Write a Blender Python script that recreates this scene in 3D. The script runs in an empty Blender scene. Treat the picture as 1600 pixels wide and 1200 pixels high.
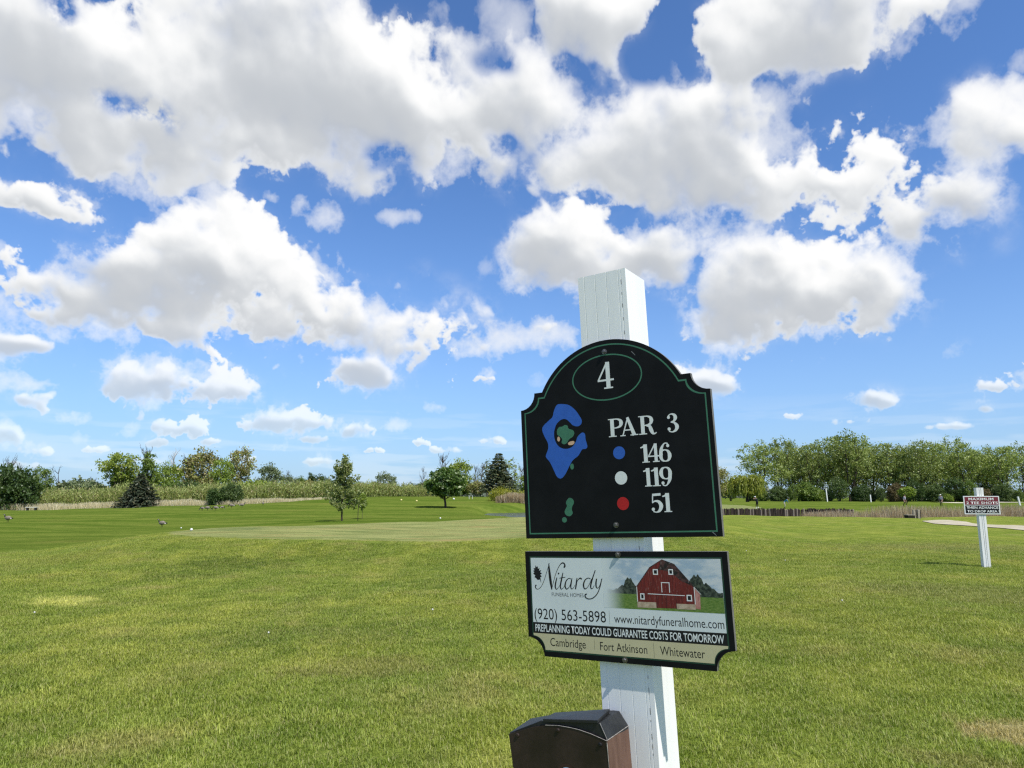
import bpy, bmesh, math, random
import numpy as np
from mathutils import Vector, Matrix, Euler

scene = bpy.context.scene
C = scene.collection
R = math.radians
random.seed(7)

# ------------------------------------------------------------------ camera
CAM_Z = 1.60
PITCH = 9.0
FPX = 1110.0                       # focal length in pixels of a 1600 px wide frame
cam_data = bpy.data.cameras.new('camera')
cam_data.sensor_width = 36.0
cam_data.lens = FPX / 1600.0 * 36.0
cam_data.clip_start = 0.05
cam_data.clip_end = 6000.0
cam = bpy.data.objects.new('camera', cam_data)
C.objects.link(cam)
cam.location = (0, 0, CAM_Z)
cam.rotation_euler = (R(90 + PITCH), 0, 0)
scene.camera = cam

def ray(px, py):
    """direction in the world of a point of the frame (1600 x 1200)"""
    x = (px - 800.0) / FPX
    v = (600.0 - py) / FPX
    c, s = math.cos(R(PITCH)), math.sin(R(PITCH))
    return Vector((x, c - v * s, s + v * c)).normalized()

# ------------------------------------------------------------------ sun, exposure
SUN_DIR = Vector((0.461, -0.546, 1.0)).normalized()      # towards the sun
SUN_EL = math.asin(SUN_DIR.z)
SUN_AZ = math.atan2(SUN_DIR.x, SUN_DIR.y)
sun_data = bpy.data.lights.new('sun', 'SUN')
sun_data.energy = 4.9
sun_data.angle = R(0.53)
sun_data.color = (1.0, 0.955, 0.88)
sun = bpy.data.objects.new('sun', sun_data)
C.objects.link(sun)
sun.rotation_euler = SUN_DIR.to_track_quat('Z', 'Y').to_euler()
sun.location = (20, -30, 60)
vs = scene.view_settings
scene.display_settings.display_device = 'sRGB'
vs.view_transform = 'Standard'
vs.look = 'None'
vs.exposure = 0.12
vs.gamma = 1.0
vs.use_curve_mapping = False
scene.render.film_transparent = False
scene.cycles.max_bounces = 6
scene.cycles.diffuse_bounces = 3
scene.cycles.glossy_bounces = 3
scene.cycles.transmission_bounces = 4
scene.cycles.transparent_max_bounces = 8
scene.cycles.use_denoising = False
scene.cycles.filter_width = 1.3

# ------------------------------------------------------------------ node helpers
def new_node(nt, typ, **kw):
    n = nt.nodes.new(typ)
    for k, v in kw.items():
        setattr(n, k, v)
    return n

def mth(nt, op, a, b=None, c=None, clamp=False):
    n = nt.nodes.new('ShaderNodeMath')
    n.operation = op
    n.use_clamp = clamp
    for i, v in enumerate((a, b, c)):
        if v is None:
            continue
        if isinstance(v, (int, float)):
            n.inputs[i].default_value = v
        else:
            nt.links.new(v, n.inputs[i])
    return n.outputs[0]

def vmth(nt, op, a, b=None, scale=None):
    n = nt.nodes.new('ShaderNodeVectorMath')
    n.operation = op
    for i, v in enumerate((a, b)):
        if v is None:
            continue
        if isinstance(v, (tuple, list, Vector)):
            n.inputs[i].default_value = v
        else:
            nt.links.new(v, n.inputs[i])
    if scale is not None:
        if isinstance(scale, (int, float)):
            n.inputs['Scale'].default_value = scale
        else:
            nt.links.new(scale, n.inputs['Scale'])
    return n.outputs['Value'] if op in ('LENGTH', 'DOT_PRODUCT', 'DISTANCE') else n.outputs['Vector']

def smap(nt, v, a, b, c=0.0, d=1.0, smooth=True):
    n = nt.nodes.new('ShaderNodeMapRange')
    n.interpolation_type = 'SMOOTHSTEP' if smooth else 'LINEAR'
    n.clamp = True
    n.inputs[1].default_value = a
    n.inputs[2].default_value = b
    n.inputs[3].default_value = c
    n.inputs[4].default_value = d
    nt.links.new(v, n.inputs[0])
    return n.outputs[0]

def mixc(nt, f, a, b, blend='MIX'):
    n = nt.nodes.new('ShaderNodeMix')
    n.data_type = 'RGBA'
    n.blend_type = blend
    n.clamp_factor = True
    if isinstance(f, (int, float)):
        n.inputs[0].default_value = f
    else:
        nt.links.new(f, n.inputs[0])
    for i, v in ((6, a), (7, b)):
        if isinstance(v, (tuple, list)):
            n.inputs[i].default_value = (v[0], v[1], v[2], 1.0)
        else:
            nt.links.new(v, n.inputs[i])
    return n.outputs[2]

def noise(nt, vec, scale, detail=4.0, rough=0.5, dist=0.0, out=0, lac=2.0):
    n = nt.nodes.new('ShaderNodeTexNoise')
    n.inputs['Scale'].default_value = scale
    n.inputs['Detail'].default_value = detail
    n.inputs['Roughness'].default_value = rough
    n.inputs['Lacunarity'].default_value = lac
    n.inputs['Distortion'].default_value = dist
    if vec is not None:
        nt.links.new(vec, n.inputs['Vector'])
    return n.outputs[out]

# ------------------------------------------------------------------ world: daylight sky with fair-weather cumulus
world = bpy.data.worlds.new('World')
scene.world = world
world.use_nodes = True
wt = world.node_tree
wt.nodes.clear()

# cumulus outlines: points in the frame (1600 x 1200), turned into directions below
CLOUDS = [
 (1.0, '-60 -60 545 -60 550 0 562 25 575 42 590 22 615 15 640 35 660 52 690 45 715 38 740 45 750 60 740 75 755 95 755 115 775 120 800 108 800 55 825 48 850 75 855 95 875 115 890 120 935 130 910 165 900 190 895 200 870 195 855 190 850 205 820 215 805 215 790 200 780 215 765 215 775 235 787 265 782 290 765 300 755 318 740 300 720 290 690 295 670 280 650 265 640 250 645 240 628 228 610 222 590 225 575 240 585 262 600 275 620 295 615 315 595 318 570 310 555 300 540 290 520 285 500 275 475 270 450 278 430 272 420 262 400 275 370 278 345 285 315 290 290 295 300 312 250 318 235 330 205 320 200 300 205 280 190 272 165 272 150 285 140 295 130 285 115 268 90 258 60 248 30 235 0 222 -60 215'),
 (1.0, '300 296 320 295 345 298 360 305 380 312 400 318 420 325 440 335 460 345 470 360 485 380 492 400 485 412 490 420 500 430 512 418 515 400 520 410 535 425 538 450 545 465 560 468 580 467 600 470 625 480 650 485 665 495 690 500 710 510 728 505 735 520 750 530 770 528 790 522 810 525 835 515 860 505 885 508 900 512 895 525 870 530 840 535 800 540 770 550 755 558 735 555 690 562 650 560 600 558 560 555 520 550 490 545 470 540 440 535 420 530 400 525 380 518 370 512 345 515 330 530 310 532 290 530 270 525 230 532 190 530 150 525 110 525 95 515 70 505 40 510 10 510 -60 515 -60 370 0 375 18 385 30 410 60 418 100 412 130 418 150 418 158 412 162 395 180 380 200 370 220 352 228 342 236 330 252 318 280 304'),
 (.7, '450 310 470 305 500 315 530 328 542 330 530 345 515 350 500 362 485 355 470 345 455 330'),
 (.55, '400 300 430 298 455 305 440 322 415 318'),
 (.6, '568 337 590 335 610 325 630 330 650 322 680 325 665 340 655 355 640 345 615 350 590 345'),
 (.95, '-60 272 0 277 20 280 50 278 80 282 110 290 135 300 150 315 165 328 182 348 170 355 150 345 120 350 95 345 70 340 40 332 20 325 0 322 -60 320'),
 (.6, '-60 360 0 370 12 378 18 395 5 400 -60 398'),
 (.9, '-60 516 0 520 20 525 40 523 60 535 90 530 102 545 85 555 50 553 20 557 -60 557'),
 (1.0, '160 605 165 590 175 575 195 565 210 558 225 567 240 560 255 558 270 567 285 570 300 575 325 572 345 566 365 568 380 575 392 585 400 595 410 610 405 618 380 620 355 618 330 622 310 635 290 633 270 632 230 630 200 628 175 622 165 615'),
 (1.0, '500 598 510 590 518 592 522 580 530 565 540 558 555 562 570 558 590 560 600 570 610 580 608 598 595 603 565 604 540 602 520 600'),
 (.9, '728 596 740 590 750 579 762 579 780 588 776 598 755 600'),
 (1.0, '366 655 378 648 395 643 415 648 430 645 445 642 460 638 475 636 490 640 505 640 515 650 527 655 528 668 515 673 490 670 465 674 440 675 415 674 390 668 372 663'),
 (.9, '530 678 540 668 550 661 565 662 580 667 592 668 588 680 575 688 555 688 535 685'),
 (.85, '468 688 480 681 495 680 515 680 520 688 505 694 480 693'),
 (.95, '233 672 240 662 252 656 265 655 275 662 285 655 300 648 315 652 325 660 335 668 345 680 330 683 300 684 270 682 245 680'),
 (.95, '22 622 35 615 55 612 75 612 90 612 88 622 78 628 82 640 65 643 45 641 28 635'),
 (.75, '-60 578 0 578 15 585 40 585 55 590 80 595 95 600 90 612 70 608 40 603 10 605 -60 605'),
 (.9, '-60 663 0 664 15 662 30 666 35 680 45 688 20 692 -60 690'),
 (.9, '646 691 651 682 660 679 668 687 672 695 655 698'),
 (.6, '172 677 190 668 210 666 226 664 222 675 200 681'),
 (.45, '98 681 120 674 140 678 146 688 120 693'),
 (.7, '420 701 430 694 445 695 449 704 430 708'),
 (.8, '223 695 240 686 255 684 274 686 266 695 240 699'),
 (.85, '832 -60 832 20 830 50 845 75 860 95 880 92 900 88 915 90 935 95 955 98 968 105 972 80 970 65 980 72 1000 60 1012 50 1010 35 1020 20 1040 15 1055 5 1062 -60'),
 (1.0, '1110 -60 1105 0 1085 8 1070 20 1065 40 1068 55 1045 68 1060 75 1080 80 1095 90 1115 98 1112 115 1100 125 1080 138 1180 150 1175 125 1185 115 1200 110 1225 118 1250 115 1275 112 1305 108 1335 105 1340 92 1370 85 1400 78 1420 88 1435 70 1460 60 1490 45 1520 30 1538 20 1530 0 1545 -60'),
 (1.0, '1110 118 1175 125 1190 145 1210 150 1230 165 1232 180 1225 195 1230 205 1245 215 1265 208 1285 200 1310 200 1325 185 1345 165 1365 158 1385 165 1400 180 1425 185 1450 190 1480 190 1488 165 1490 145 1505 132 1530 132 1560 128 1590 132 1660 130 1660 215 1600 210 1570 222 1555 235 1530 248 1505 245 1490 235 1470 225 1440 222 1420 225 1395 232 1375 240 1345 240 1310 245 1290 248 1270 245 1275 262 1285 272 1310 275 1340 275 1355 270 1372 258 1378 242 1400 235 1430 245 1440 262 1465 270 1495 280 1520 275 1530 290 1545 285 1560 280 1568 295 1550 315 1535 335 1510 350 1480 360 1455 368 1440 385 1432 400 1380 400 1370 385 1350 378 1325 380 1310 370 1330 362 1310 345 1285 345 1265 335 1250 338 1230 342 1215 350 1190 350 1160 345 1135 335 1115 325 1095 328 1080 338 1060 342 1035 338 1020 330 1000 328 975 325 960 320 945 315 925 305 905 298 890 300 875 305 850 300 840 305 825 298 832 275 835 260 850 235 845 225 870 222 905 225 915 232 925 222 930 212 918 205 912 190 915 175 935 168 960 172 975 178 985 150 1005 135 1025 125 1045 128 1065 135 1080 138'),
 (1.0, '790 432 800 400 792 385 800 362 810 345 825 328 850 322 875 315 900 305 925 310 950 325 958 345 975 360 1000 358 1020 355 1050 355 1075 352 1100 350 1112 365 1110 385 1098 400 1080 410 1070 425 1065 460 1050 450 1035 445 1010 440 980 450 940 458 900 457 870 450 840 450 825 462 805 455'),
 (1.0, '1110 395 1130 385 1160 375 1185 360 1215 365 1240 378 1260 385 1275 375 1300 370 1330 380 1345 398 1380 400 1430 395 1425 420 1450 430 1468 450 1440 460 1410 465 1395 480 1385 495 1370 515 1340 520 1310 525 1280 520 1240 522 1205 526 1195 540 1180 550 1160 545 1130 548 1100 545 1070 540 1045 530 1055 518 1075 510 1090 500 1100 485 1095 470 1098 450 1090 440 1100 425 1112 415'),
 (1.0, '1035 560 1060 560 1075 570 1095 580 1110 577 1125 576 1140 590 1160 600 1174 611 1150 616 1110 616 1035 614'),
 (.95, '1312 622 1330 618 1345 612 1365 608 1380 615 1400 620 1414 626 1400 634 1370 637 1340 636 1320 630'),
 (.95, '1485 605 1500 598 1515 595 1530 590 1550 580 1575 580 1580 570 1600 565 1660 560 1660 610 1600 608 1560 610 1530 608 1500 610'),
 (.8, '1519 641 1530 630 1540 627 1550 634 1557 643 1535 646'),
 (.55, '1560 95 1575 80 1600 75 1660 80 1660 125 1600 122 1580 125 1570 110'),
 (.35, '745 410 765 408 775 420 755 425'),
 (.3, '805 592 850 583 885 592 880 604 830 606'),
 (.5, '650 30 690 0 720 10 760 -10 800 -10 838 10 825 62 790 60 760 45 730 25 700 22 670 38'),
 (.74, '690 520 740 530 780 522 810 522 835 508 860 496 885 502 905 512 895 530 850 536 800 546 740 560 690 556'),
 (.74, '420 300 470 302 510 318 545 332 520 352 490 366 470 350 440 330'),
 (.6, '1100 130 1150 110 1215 130 1235 175 1240 200 1180 190 1110 160'),
 (.35, '1455 552 1485 546 1510 550 1500 557 1470 558'),
]
for _x, _y, _rx, _ry, _w in ((150, 702, 30, 7, .8), (330, 692, 26, 6, .8), (60, 706, 34, 8, .8), (120, 655, 40, 9, .7), (585, 706, 20, 6, .8), (700, 704, 30, 5, .8), (380, 718, 26, 5, .8),
                             (500, 722, 34, 5, .78), (240, 722, 40, 6, .8), (770, 690, 26, 6, .78), (20, 728, 40, 6, .8), (1330, 660, 46, 5, .78), (1480, 668, 60, 5, .78), (1240, 650, 30, 5, .78), (620, 668, 26, 7, .7), (690, 640, 30, 7, .6)):
    CLOUDS.append((_w, ' '.join('%.1f %.1f' % (_x + _rx * math.cos(a * .5236) * (1 + .15 * math.sin(a * 2.1 + _x)), _y - _ry * math.sin(a * .5236) * (1.25 if a < 6 else .7)) for a in range(12))))
HOLES = [
 (1.0, '146 142 165 144 185 155 215 163 240 160 257 168 267 184 284 203 265 198 250 189 225 183 200 176 180 169 160 158'),
 (.75, '570 240 590 228 620 226 640 238 648 254 622 264 600 258 580 263'),
 (.6, '735 92 760 86 790 84 810 92 800 110 778 104 750 108'),
 (.5, '1272 250 1320 245 1372 243 1362 262 1310 273 1280 267'),
 (.8, '962 70 1000 64 1032 80 1052 108 1020 126 985 122'),
 (.5, '1205 372 1240 366 1275 372 1262 388 1225 386'),
 (.7, '75 -60 68 0 80 20 95 32 105 47 116 36 118 0 120 -60'),
]

TONES = [(540, 190, 230, 55, .20), (350, 468, 120, 30, .34), (320, 432, 130, 14, .22), (1180, 150, 70, 45, .22), (1290, 505, 130, 22, .22), (960, 432, 110, 22, .20), (280, 625, 110, 10, .22),
         (562, 600, 44, 8, .18), (640, 548, 140, 12, .22), (100, 512, 130, 16, .22), (900, 75, 60, 34, .18), (1310, 92, 170, 20, .20), (60, 200, 120, 30, .14), (1150, 325, 180, 18, .20), (1420, 350, 90, 16, .18),
         (330, 345, 110, 44, -.22), (640, 140, 120, 60, -.12), (1210, 442, 110, 22, -.24), (880, 348, 70, 28, -.20), (290, 585, 90, 14, -.18), (1040, 230, 110, 60, -.10), (1560, 165, 60, 30, -.12), (470, 645, 40, 8, -.18), (130, 60, 90, 60, -.08)]

def build_clouds():
    """Fair-weather cumulus as a map over azimuth and elevation, worked out here from outlines and noise."""
    rng = np.random.RandomState(11)
    AZ0, AZ1, EL0, EL1 = -54.0, 54.0, -1.0, 50.0
    PPD = 22.0
    W, H = int((AZ1 - AZ0) * PPD), int((EL1 - EL0) * PPD)
    f32 = np.float32

    def perlin(w, h, freq):
        """gradient noise on a regular grid, freq in cells per pixel"""
        lx, ly = int(w * freq) + 3, int(h * freq) + 3
        ang = rng.rand(ly, lx).astype(f32) * 2 * np.pi
        gx, gy = np.cos(ang), np.sin(ang)
        ox, oy = rng.rand(2)
        def ax(n, o):
            t = np.arange(n, dtype=f32) * freq + o
            i = np.floor(t).astype(np.int32)
            fr = (t - i).astype(f32)
            s = fr * fr * fr * (fr * (fr * 6 - 15) + 10)
            return i, fr, s
        ix, fx, sx = ax(w, ox)
        iy, fy, sy = ax(h, oy)
        fy, sy = fy[:, None], sy[:, None]
        def hx(g, a, b):
            return g[:, ix] * a + g[:, ix + 1] * b
        A = hx(gx, (1 - sx) * fx, sx * (fx - 1))
        B = hx(gy, 1 - sx, sx)
        return (A[iy] * (1 - sy) + A[iy + 1] * sy + B[iy] * ((1 - sy) * fy) + B[iy + 1] * (sy * (fy - 1))) * f32(1.5)

    def blur(a, s):
        """three box passes, edge-clamped"""
        r = max(1, int(round(s * 1.0)))
        for _ in range(3):
            for axis in (0, 1):
                pad = [(0, 0), (0, 0)]
                pad[axis] = (r + 1, r)
                c = np.cumsum(np.pad(a, pad, mode='edge'), axis=axis, dtype=np.float64)
                n = 2 * r + 1
                a = ((c[n:] - c[:-n]) if axis == 0 else (c[:, n:] - c[:, :-n])) / n
                a = a.astype(f32)
        return a

    def sstep(x, a, b):
        t = np.clip((x - a) / (b - a), 0, 1)
        return t * t * (3 - 2 * t)

    def to_grid(txt):
        v = [float(t) for t in txt.split()]
        out = []
        for i in range(0, len(v), 2):
            d = ray(v[i], v[i + 1])
            az = math.degrees(math.atan2(d.x, d.y))
            el = math.degrees(math.asin(d.z))
            out.append(((az - AZ0) * PPD, (el - EL0) * PPD))
        return np.array(out)

    def raster(p, x0, y0, w, h):
        yy = (np.arange(h) + y0 + 0.5)[:, None]
        xx = (np.arange(w) + x0 + 0.5)[None, :]
        ins = np.zeros((h, w), bool)
        for (ax_, ay), (bx, by) in zip(p, np.roll(p, -1, 0)):
            if ay == by:
                continue
            cond = (ay > yy) != (by > yy)
            xi = (bx - ax_) * (yy - ay) / (by - ay) + ax_
            ins ^= cond & (xx < xi)
        return ins

    el = np.radians(EL0 + np.arange(H, dtype=f32) / PPD)[:, None]
    M = np.full((H, W), -1.0, f32)        # signed layout, 0 on the outlines
    T = np.zeros((H, W), f32)             # how deep inside a cloud
    WM = np.full((H, W), -1.0, f32)       # thin torn cloud
    WA = np.zeros((H, W), f32)
    HM = np.zeros((H, W), f32)            # rents in the cloud
    for k, (wgt, txt) in enumerate(CLOUDS + HOLES):
        p = to_grid(txt)
        area = 0.5 * abs(np.sum(p[:, 0] * np.roll(p[:, 1], -1) - p[:, 1] * np.roll(p[:, 0], -1)))
        sz = math.sqrt(area)
        s1 = min(max(sz * 0.050, 1.5), 10.0)
        s2 = min(sz * 0.17, 56.0)
        m = int(s2 * 4) + 4
        x0, y0 = int(max(0, p[:, 0].min() - m)), int(max(0, p[:, 1].min() - m))
        x1, y1 = int(min(W, p[:, 0].max() + m)), int(min(H, p[:, 1].max() + m))
        if x1 - x0 < 3 or y1 - y0 < 3:
            continue
        a = raster(p, x0, y0, x1 - x0, y1 - y0).astype(f32)
        b1, b2 = blur(a, s1), blur(a, s2)
        sl = np.s_[y0:y1, x0:x1]
        if k < len(CLOUDS) and wgt < 0.76:
            b3 = blur(a, max(s2, 7.0))
            WM[sl] = np.maximum(WM[sl], b3 * 2 - 1)
            WA[sl] = np.maximum(WA[sl], np.where(b3 > 0.02, wgt, 0))
        elif k < len(CLOUDS):
            f = (b1 * 0.30 + b2 * 0.70) * 2 - 1
            f = np.where(f > -1, f - (1 - wgt) * 0.8, f)
            M[sl] = np.maximum(M[sl], f)
            T[sl] = np.maximum(T[sl], b2 * wgt)
        else:
            HM[sl] = np.maximum(HM[sl], blur(a, 7.0) * wgt)
            T[sl] *= 1 - b1 * .3
    # noise whose coarsest grain follows the size clouds have at that height
    L = 0.030 + 0.20 * np.maximum(np.sin(el), 0)             # radians
    ppr = PPD * 180 / math.pi
    fb = np.zeros((H, W), f32)
    N2 = np.zeros((H, W), f32)
    bl = np.zeros((H, W), f32)
    low = np.zeros((H, W), f32)
    norm = np.zeros((H, 1), f32)
    fr = 5.0                                                  # cells per radian
    while fr < ppr * 0.40:
        x = fr * L
        amp = (sstep(x, 0.5, 1.3) * np.maximum(x, 0.5) ** -0.72).astype(f32)
        fb += perlin(W, H, fr / ppr) * amp
        N2 += (perlin(W, H, fr / ppr) * 0.62 - (np.abs(perlin(W, H, fr / ppr)) * 2 - 0.55) * 0.45) * amp
        bl += (np.abs(perlin(W, H, fr / ppr)) * 2 - 0.55) * amp
        low += perlin(W, H, fr / ppr) * (sstep(x, 0.25, 0.6) * np.maximum(x, .3) ** -1.6).astype(f32)
        norm += amp
        fr *= 1.9
    N = (fb * 0.62 - bl * 0.50) * (1 + 0.9 * np.exp(-np.degrees(el) / 7.0))
    D = M * 1.12 + (N * 1.20 + 0.34 * np.clip(low, -1, 1)) * np.minimum(1, 0.15 + (M + 1) * 6) + 0.14
    D -= HM * 0.5 * np.clip(0.9 + 1.5 * N2, 0.1, 2)
    # curl the edges a little
    wx = (perlin(W, H, 0.020) + 0.6 * perlin(W, H, 0.05)) * (2.0 + 40 * L)
    wy = (perlin(W, H, 0.020) + 0.6 * perlin(W, H, 0.05)) * (1.5 + 25 * L)
    gx = np.clip(np.arange(W)[None, :] + wx, 0, W - 1).astype(np.int32)
    gy = np.clip(np.arange(H)[:, None] + wy, 0, H - 1).astype(np.int32)
    D = 0.6 * D + 0.4 * D[gy, gx]
    # coverage: firm in the cores, fraying at the rims
    ragged = 0.5 + 0.5 * np.clip(low * 0.9, -1, 1)
    D = D * (1 - 0.60 * ragged) + blur(D, 3.5) * 0.60 * ragged
    soft = 0.62 + 3.0 * L
    alpha = 1 - np.exp(-np.maximum(D, 0) ** 1.4 / (soft * (0.16 + 1.25 * ragged ** 1.5)) * 2.3)
    veil = blur(np.maximum(D + 0.20, 0), 9.0) * (0.15 + 0.7 * ragged) * np.clip(0.45 + 1.5 * N2, 0.0, 1.8) * np.clip(L / 0.09, 0.15, 1)
    alpha = np.maximum(alpha, 1 - np.exp(-veil * 1.5))
    torn = np.clip(N2 * 1.1 + 0.3 * np.clip(low, -1, 1), -2, 2)
    wisp = np.clip(WM * 0.9 + 0.35 + torn, 0, 3)
    aw = (1 - np.exp(-wisp * 1.1)) * np.clip(blur(WA, 5.0) * 1.25, 0, 1)
    # shreds of cloud hang about the rims of the large ones
    shred = np.clip(blur(M, 9.0) * 1.0 + torn * 1.15 + 0.12, 0, 3)
    aw = np.maximum(aw, (1 - np.exp(-shred * 1.1)) * 0.85 * sstep(blur(M, 12.0), -0.93, -0.35))
    alpha = 1 - (1 - alpha) * (1 - aw)
    # thin flat streaks of far cloud just over the horizon
    st = np.zeros((H, W), f32)
    for k in range(5):
        t = perlin(W // 8 + 2, H, 0.035 * 1.9 ** k)
        xi = np.arange(W, dtype=f32) / 8
        i0 = xi.astype(np.int32)
        st += (t[:, i0] * (1 - (xi - i0)) + t[:, i0 + 1] * (xi - i0)) * 0.62 ** k
    ed = np.degrees(el)
    st = sstep(st, -0.05, 0.55) * np.clip((8.0 - ed) / 6.0, 0, 1) * 0.34
    alpha = 1 - (1 - alpha) * (1 - st)
    alpha = alpha * (1 - np.clip(blur(HM, 5.0) * 2.1 * np.clip(0.42 + 1.9 * N2 + 0.3 * low, 0, 1.6), 0, 1))
    # relief: billows lit from above and from behind the viewer
    Dh = blur(D, 2.0)
    hgt = np.sqrt(np.maximum(Dh, 0) + 0.02) * 0.9 + T * 1.2 + 0.45 * np.clip(blur(N, 1.5), -1, 1)
    lit = np.zeros((H, W), f32)
    for s, k in ((1.5, 0.7), (4.0, 1.1), (9.0, 1.1), (20.0, 1.0), (40.0, .7)):
        hs = blur(hgt, s)
        gyv, gxv = np.gradient(hs)
        slope = -(gyv * 0.90 + gxv * 0.42)                    # >0 where the surface faces up and towards the sun
        lit += k * np.tanh(slope * s * 3.2 / (0.4 + 0.6 * np.minimum(1, L / 0.09)))
    thick = sstep(T, 0.35, 1.0)
    patch = np.clip(low * 0.9 + 0.35, 0, 1)
    shade = 0.30 - 0.20 * lit + 0.52 * thick * (0.15 + 1.05 * patch) - 0.14 * np.clip(N, -1, 1)
    # broad tone of the single clouds: grey undersides, white crowns
    azg = np.radians(AZ0 + np.arange(W, dtype=f32) / PPD)[None, :]
    for x, y, rx, ry, amp in TONES:
        c0 = ray(x, y)
        ca, ce = math.atan2(c0.x, c0.y), math.asin(c0.z)
        g = np.exp(-(((azg - ca) * math.cos(ce) * FPX / rx) ** 2 + ((el - ce) * FPX / ry) ** 2) * .8)
        shade = shade + 0.85 * amp * g * (0.75 + 0.9 * np.clip(low, -.6, .6))
    shade = np.maximum(shade, 0)
    shade = np.where(shade > 0.5, 0.5 + 0.42 * (1 - np.exp(-(shade - 0.5) / 0.42)), shade)
    shade = shade * sstep(D, -0.35, 0.25) + 0.22 * (1 - sstep(D, -0.35, 0.25))
    # rims are thin and bright
    shade *= 0.55 + 0.45 * sstep(D, 0.05, 0.9)
    stops = [(0.0, (0.93, 0.93, 0.925)), (0.25, (0.83, 0.84, 0.845)), (0.50, (0.69, 0.71, 0.73)), (0.75, (0.56, 0.585, 0.615)), (1.0, (0.46, 0.49, 0.53))]
    xs = [s[0] for s in stops]
    rgb = np.stack([np.interp(shade, xs, [s[1][c] for s in stops]) for c in range(3)], -1).astype(f32)
    # rims of the map fade out, so that the rest of the sky can take over
    ex = np.minimum(np.arange(W), W - 1 - np.arange(W))[None, :] / PPD
    ey = (H - 1 - np.arange(H))[:, None] / PPD
    fade = sstep(np.minimum(ex, ey), 0.0, 7.0).astype(f32)
    front = np.concatenate([rgb, (alpha[..., None]).astype(f32)], -1)
    # the rest of the sky: the same kind of cloud, at a coarser grain
    W2, H2 = 2048, 512
    d = np.zeros((H2, W2), f32)
    z = np.arange(H2, dtype=f32)[:, None] / H2
    for k in range(8):
        fq = 0.007 * 1.9 ** k
        d += (perlin(W2, H2, fq) - .25 * np.abs(perlin(W2, H2, fq))) * 0.64 ** k
    cov = sstep(d, 0.0, 0.30) * sstep(z, 0.05, 0.22)
    g2 = 0.86 - 0.34 * sstep(d, 0.25, 1.0)
    back = np.stack([g2, g2 * 1.01, g2 * 1.03, cov], -1).astype(f32)
    e = np.minimum(np.arange(W2), W2 - 1 - np.arange(W2))
    back[..., 3] *= np.clip(e / 80.0, 0, 1)[None, :]          # the seam stands straight behind the camera
    return front, fade, back, (AZ0, AZ1, EL0, EL1)

SKY_STRENGTH = 0.13
front, fade, back, (AZ0, AZ1, EL0, EL1) = build_clouds()

def sky_map(name, a):
    im = bpy.data.images.new(name, a.shape[1], a.shape[0], alpha=True, float_buffer=True, is_data=True)
    im.alpha_mode = 'CHANNEL_PACKED'
    im.pixels.foreach_set(np.ascontiguousarray(a, np.float32).ravel())
    im.update()
    im.pack()
    return im

front[..., 3] *= 1.0
tc = new_node(wt, 'ShaderNodeTexCoord')
D = tc.outputs['Generated']
sep = new_node(wt, 'ShaderNodeSeparateXYZ')
wt.links.new(D, sep.inputs[0])
X, Y, Z = sep.outputs
az = mth(wt, 'MULTIPLY', mth(wt, 'ARCTAN2', X, Y), 180 / math.pi)
el = mth(wt, 'MULTIPLY', mth(wt, 'ARCSINE', Z), 180 / math.pi)

def look(name, arr, u, v):
    c = new_node(wt, 'ShaderNodeCombineXYZ')
    wt.links.new(u, c.inputs[0])
    wt.links.new(v, c.inputs[1])
    t = new_node(wt, 'ShaderNodeTexImage', interpolation='Linear', extension='EXTEND')
    t.image = sky_map(name, arr)
    wt.links.new(c.outputs[0], t.inputs[0])
    return t.outputs['Color'], t.outputs['Alpha']

uf = mth(wt, 'MULTIPLY_ADD', az, 1 / (AZ1 - AZ0), -AZ0 / (AZ1 - AZ0))
vf = mth(wt, 'MULTIPLY_ADD', el, 1 / (EL1 - EL0), -EL0 / (EL1 - EL0))
fc, fa = look('cumulus_ahead', front, uf, vf)
ub = mth(wt, 'MULTIPLY_ADD', az, 1 / 360.0, 0.5)
vb = mth(wt, 'MULTIPLY', el, 1 / 90.0)
bc, ba = look('cumulus_around', back, ub, vb)
# where the detailed map ends the coarser one carries on
wz = mth(wt, 'MULTIPLY', smap(wt, mth(wt, 'ABSOLUTE', az), AZ1 - 8.0, AZ1 - 0.5, 1.0, 0.0), smap(wt, el, EL1 - 8.0, EL1 - 0.5, 1.0, 0.0))
cloud_col = mixc(wt, wz, bc, fc)
alpha = mth(wt, 'ADD', mth(wt, 'MULTIPLY', ba, mth(wt, 'SUBTRACT', 1.0, wz)), mth(wt, 'MULTIPLY', fa, wz))
alpha = mth(wt, 'MULTIPLY', alpha, smap(wt, el, -0.5, 0.8, 0.0, 1.0))

skyt = new_node(wt, 'ShaderNodeTexSky')
skyt.sky_type = 'NISHITA'
skyt.sun_disc = False
skyt.sun_elevation = SUN_EL
skyt.sun_rotation = SUN_AZ
skyt.altitude = 250.0
skyt.air_density = 1.0
skyt.dust_density = 0.3
skyt.ozone_density = 1.5
sky_col = mixc(wt, 1.0, skyt.outputs[0], (0.66, 0.92, 1.26), 'MULTIPLY')
# milky blue air towards the horizon, the same all the way round
air = mth(wt, 'POWER', smap(wt, el, -2.0, 28.0, 1.0, 0.0, False), 2.4)
sky_col = mixc(wt, mth(wt, 'MULTIPLY', air, 0.92), sky_col, tuple(v / SKY_STRENGTH for v in (0.33, 0.475, 0.70)))
# cloud tones are picture values: bring them to the sky texture's scale
cloud_rad = vmth(wt, 'SCALE', cloud_col, None, 1.0 / SKY_STRENGTH)
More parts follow.
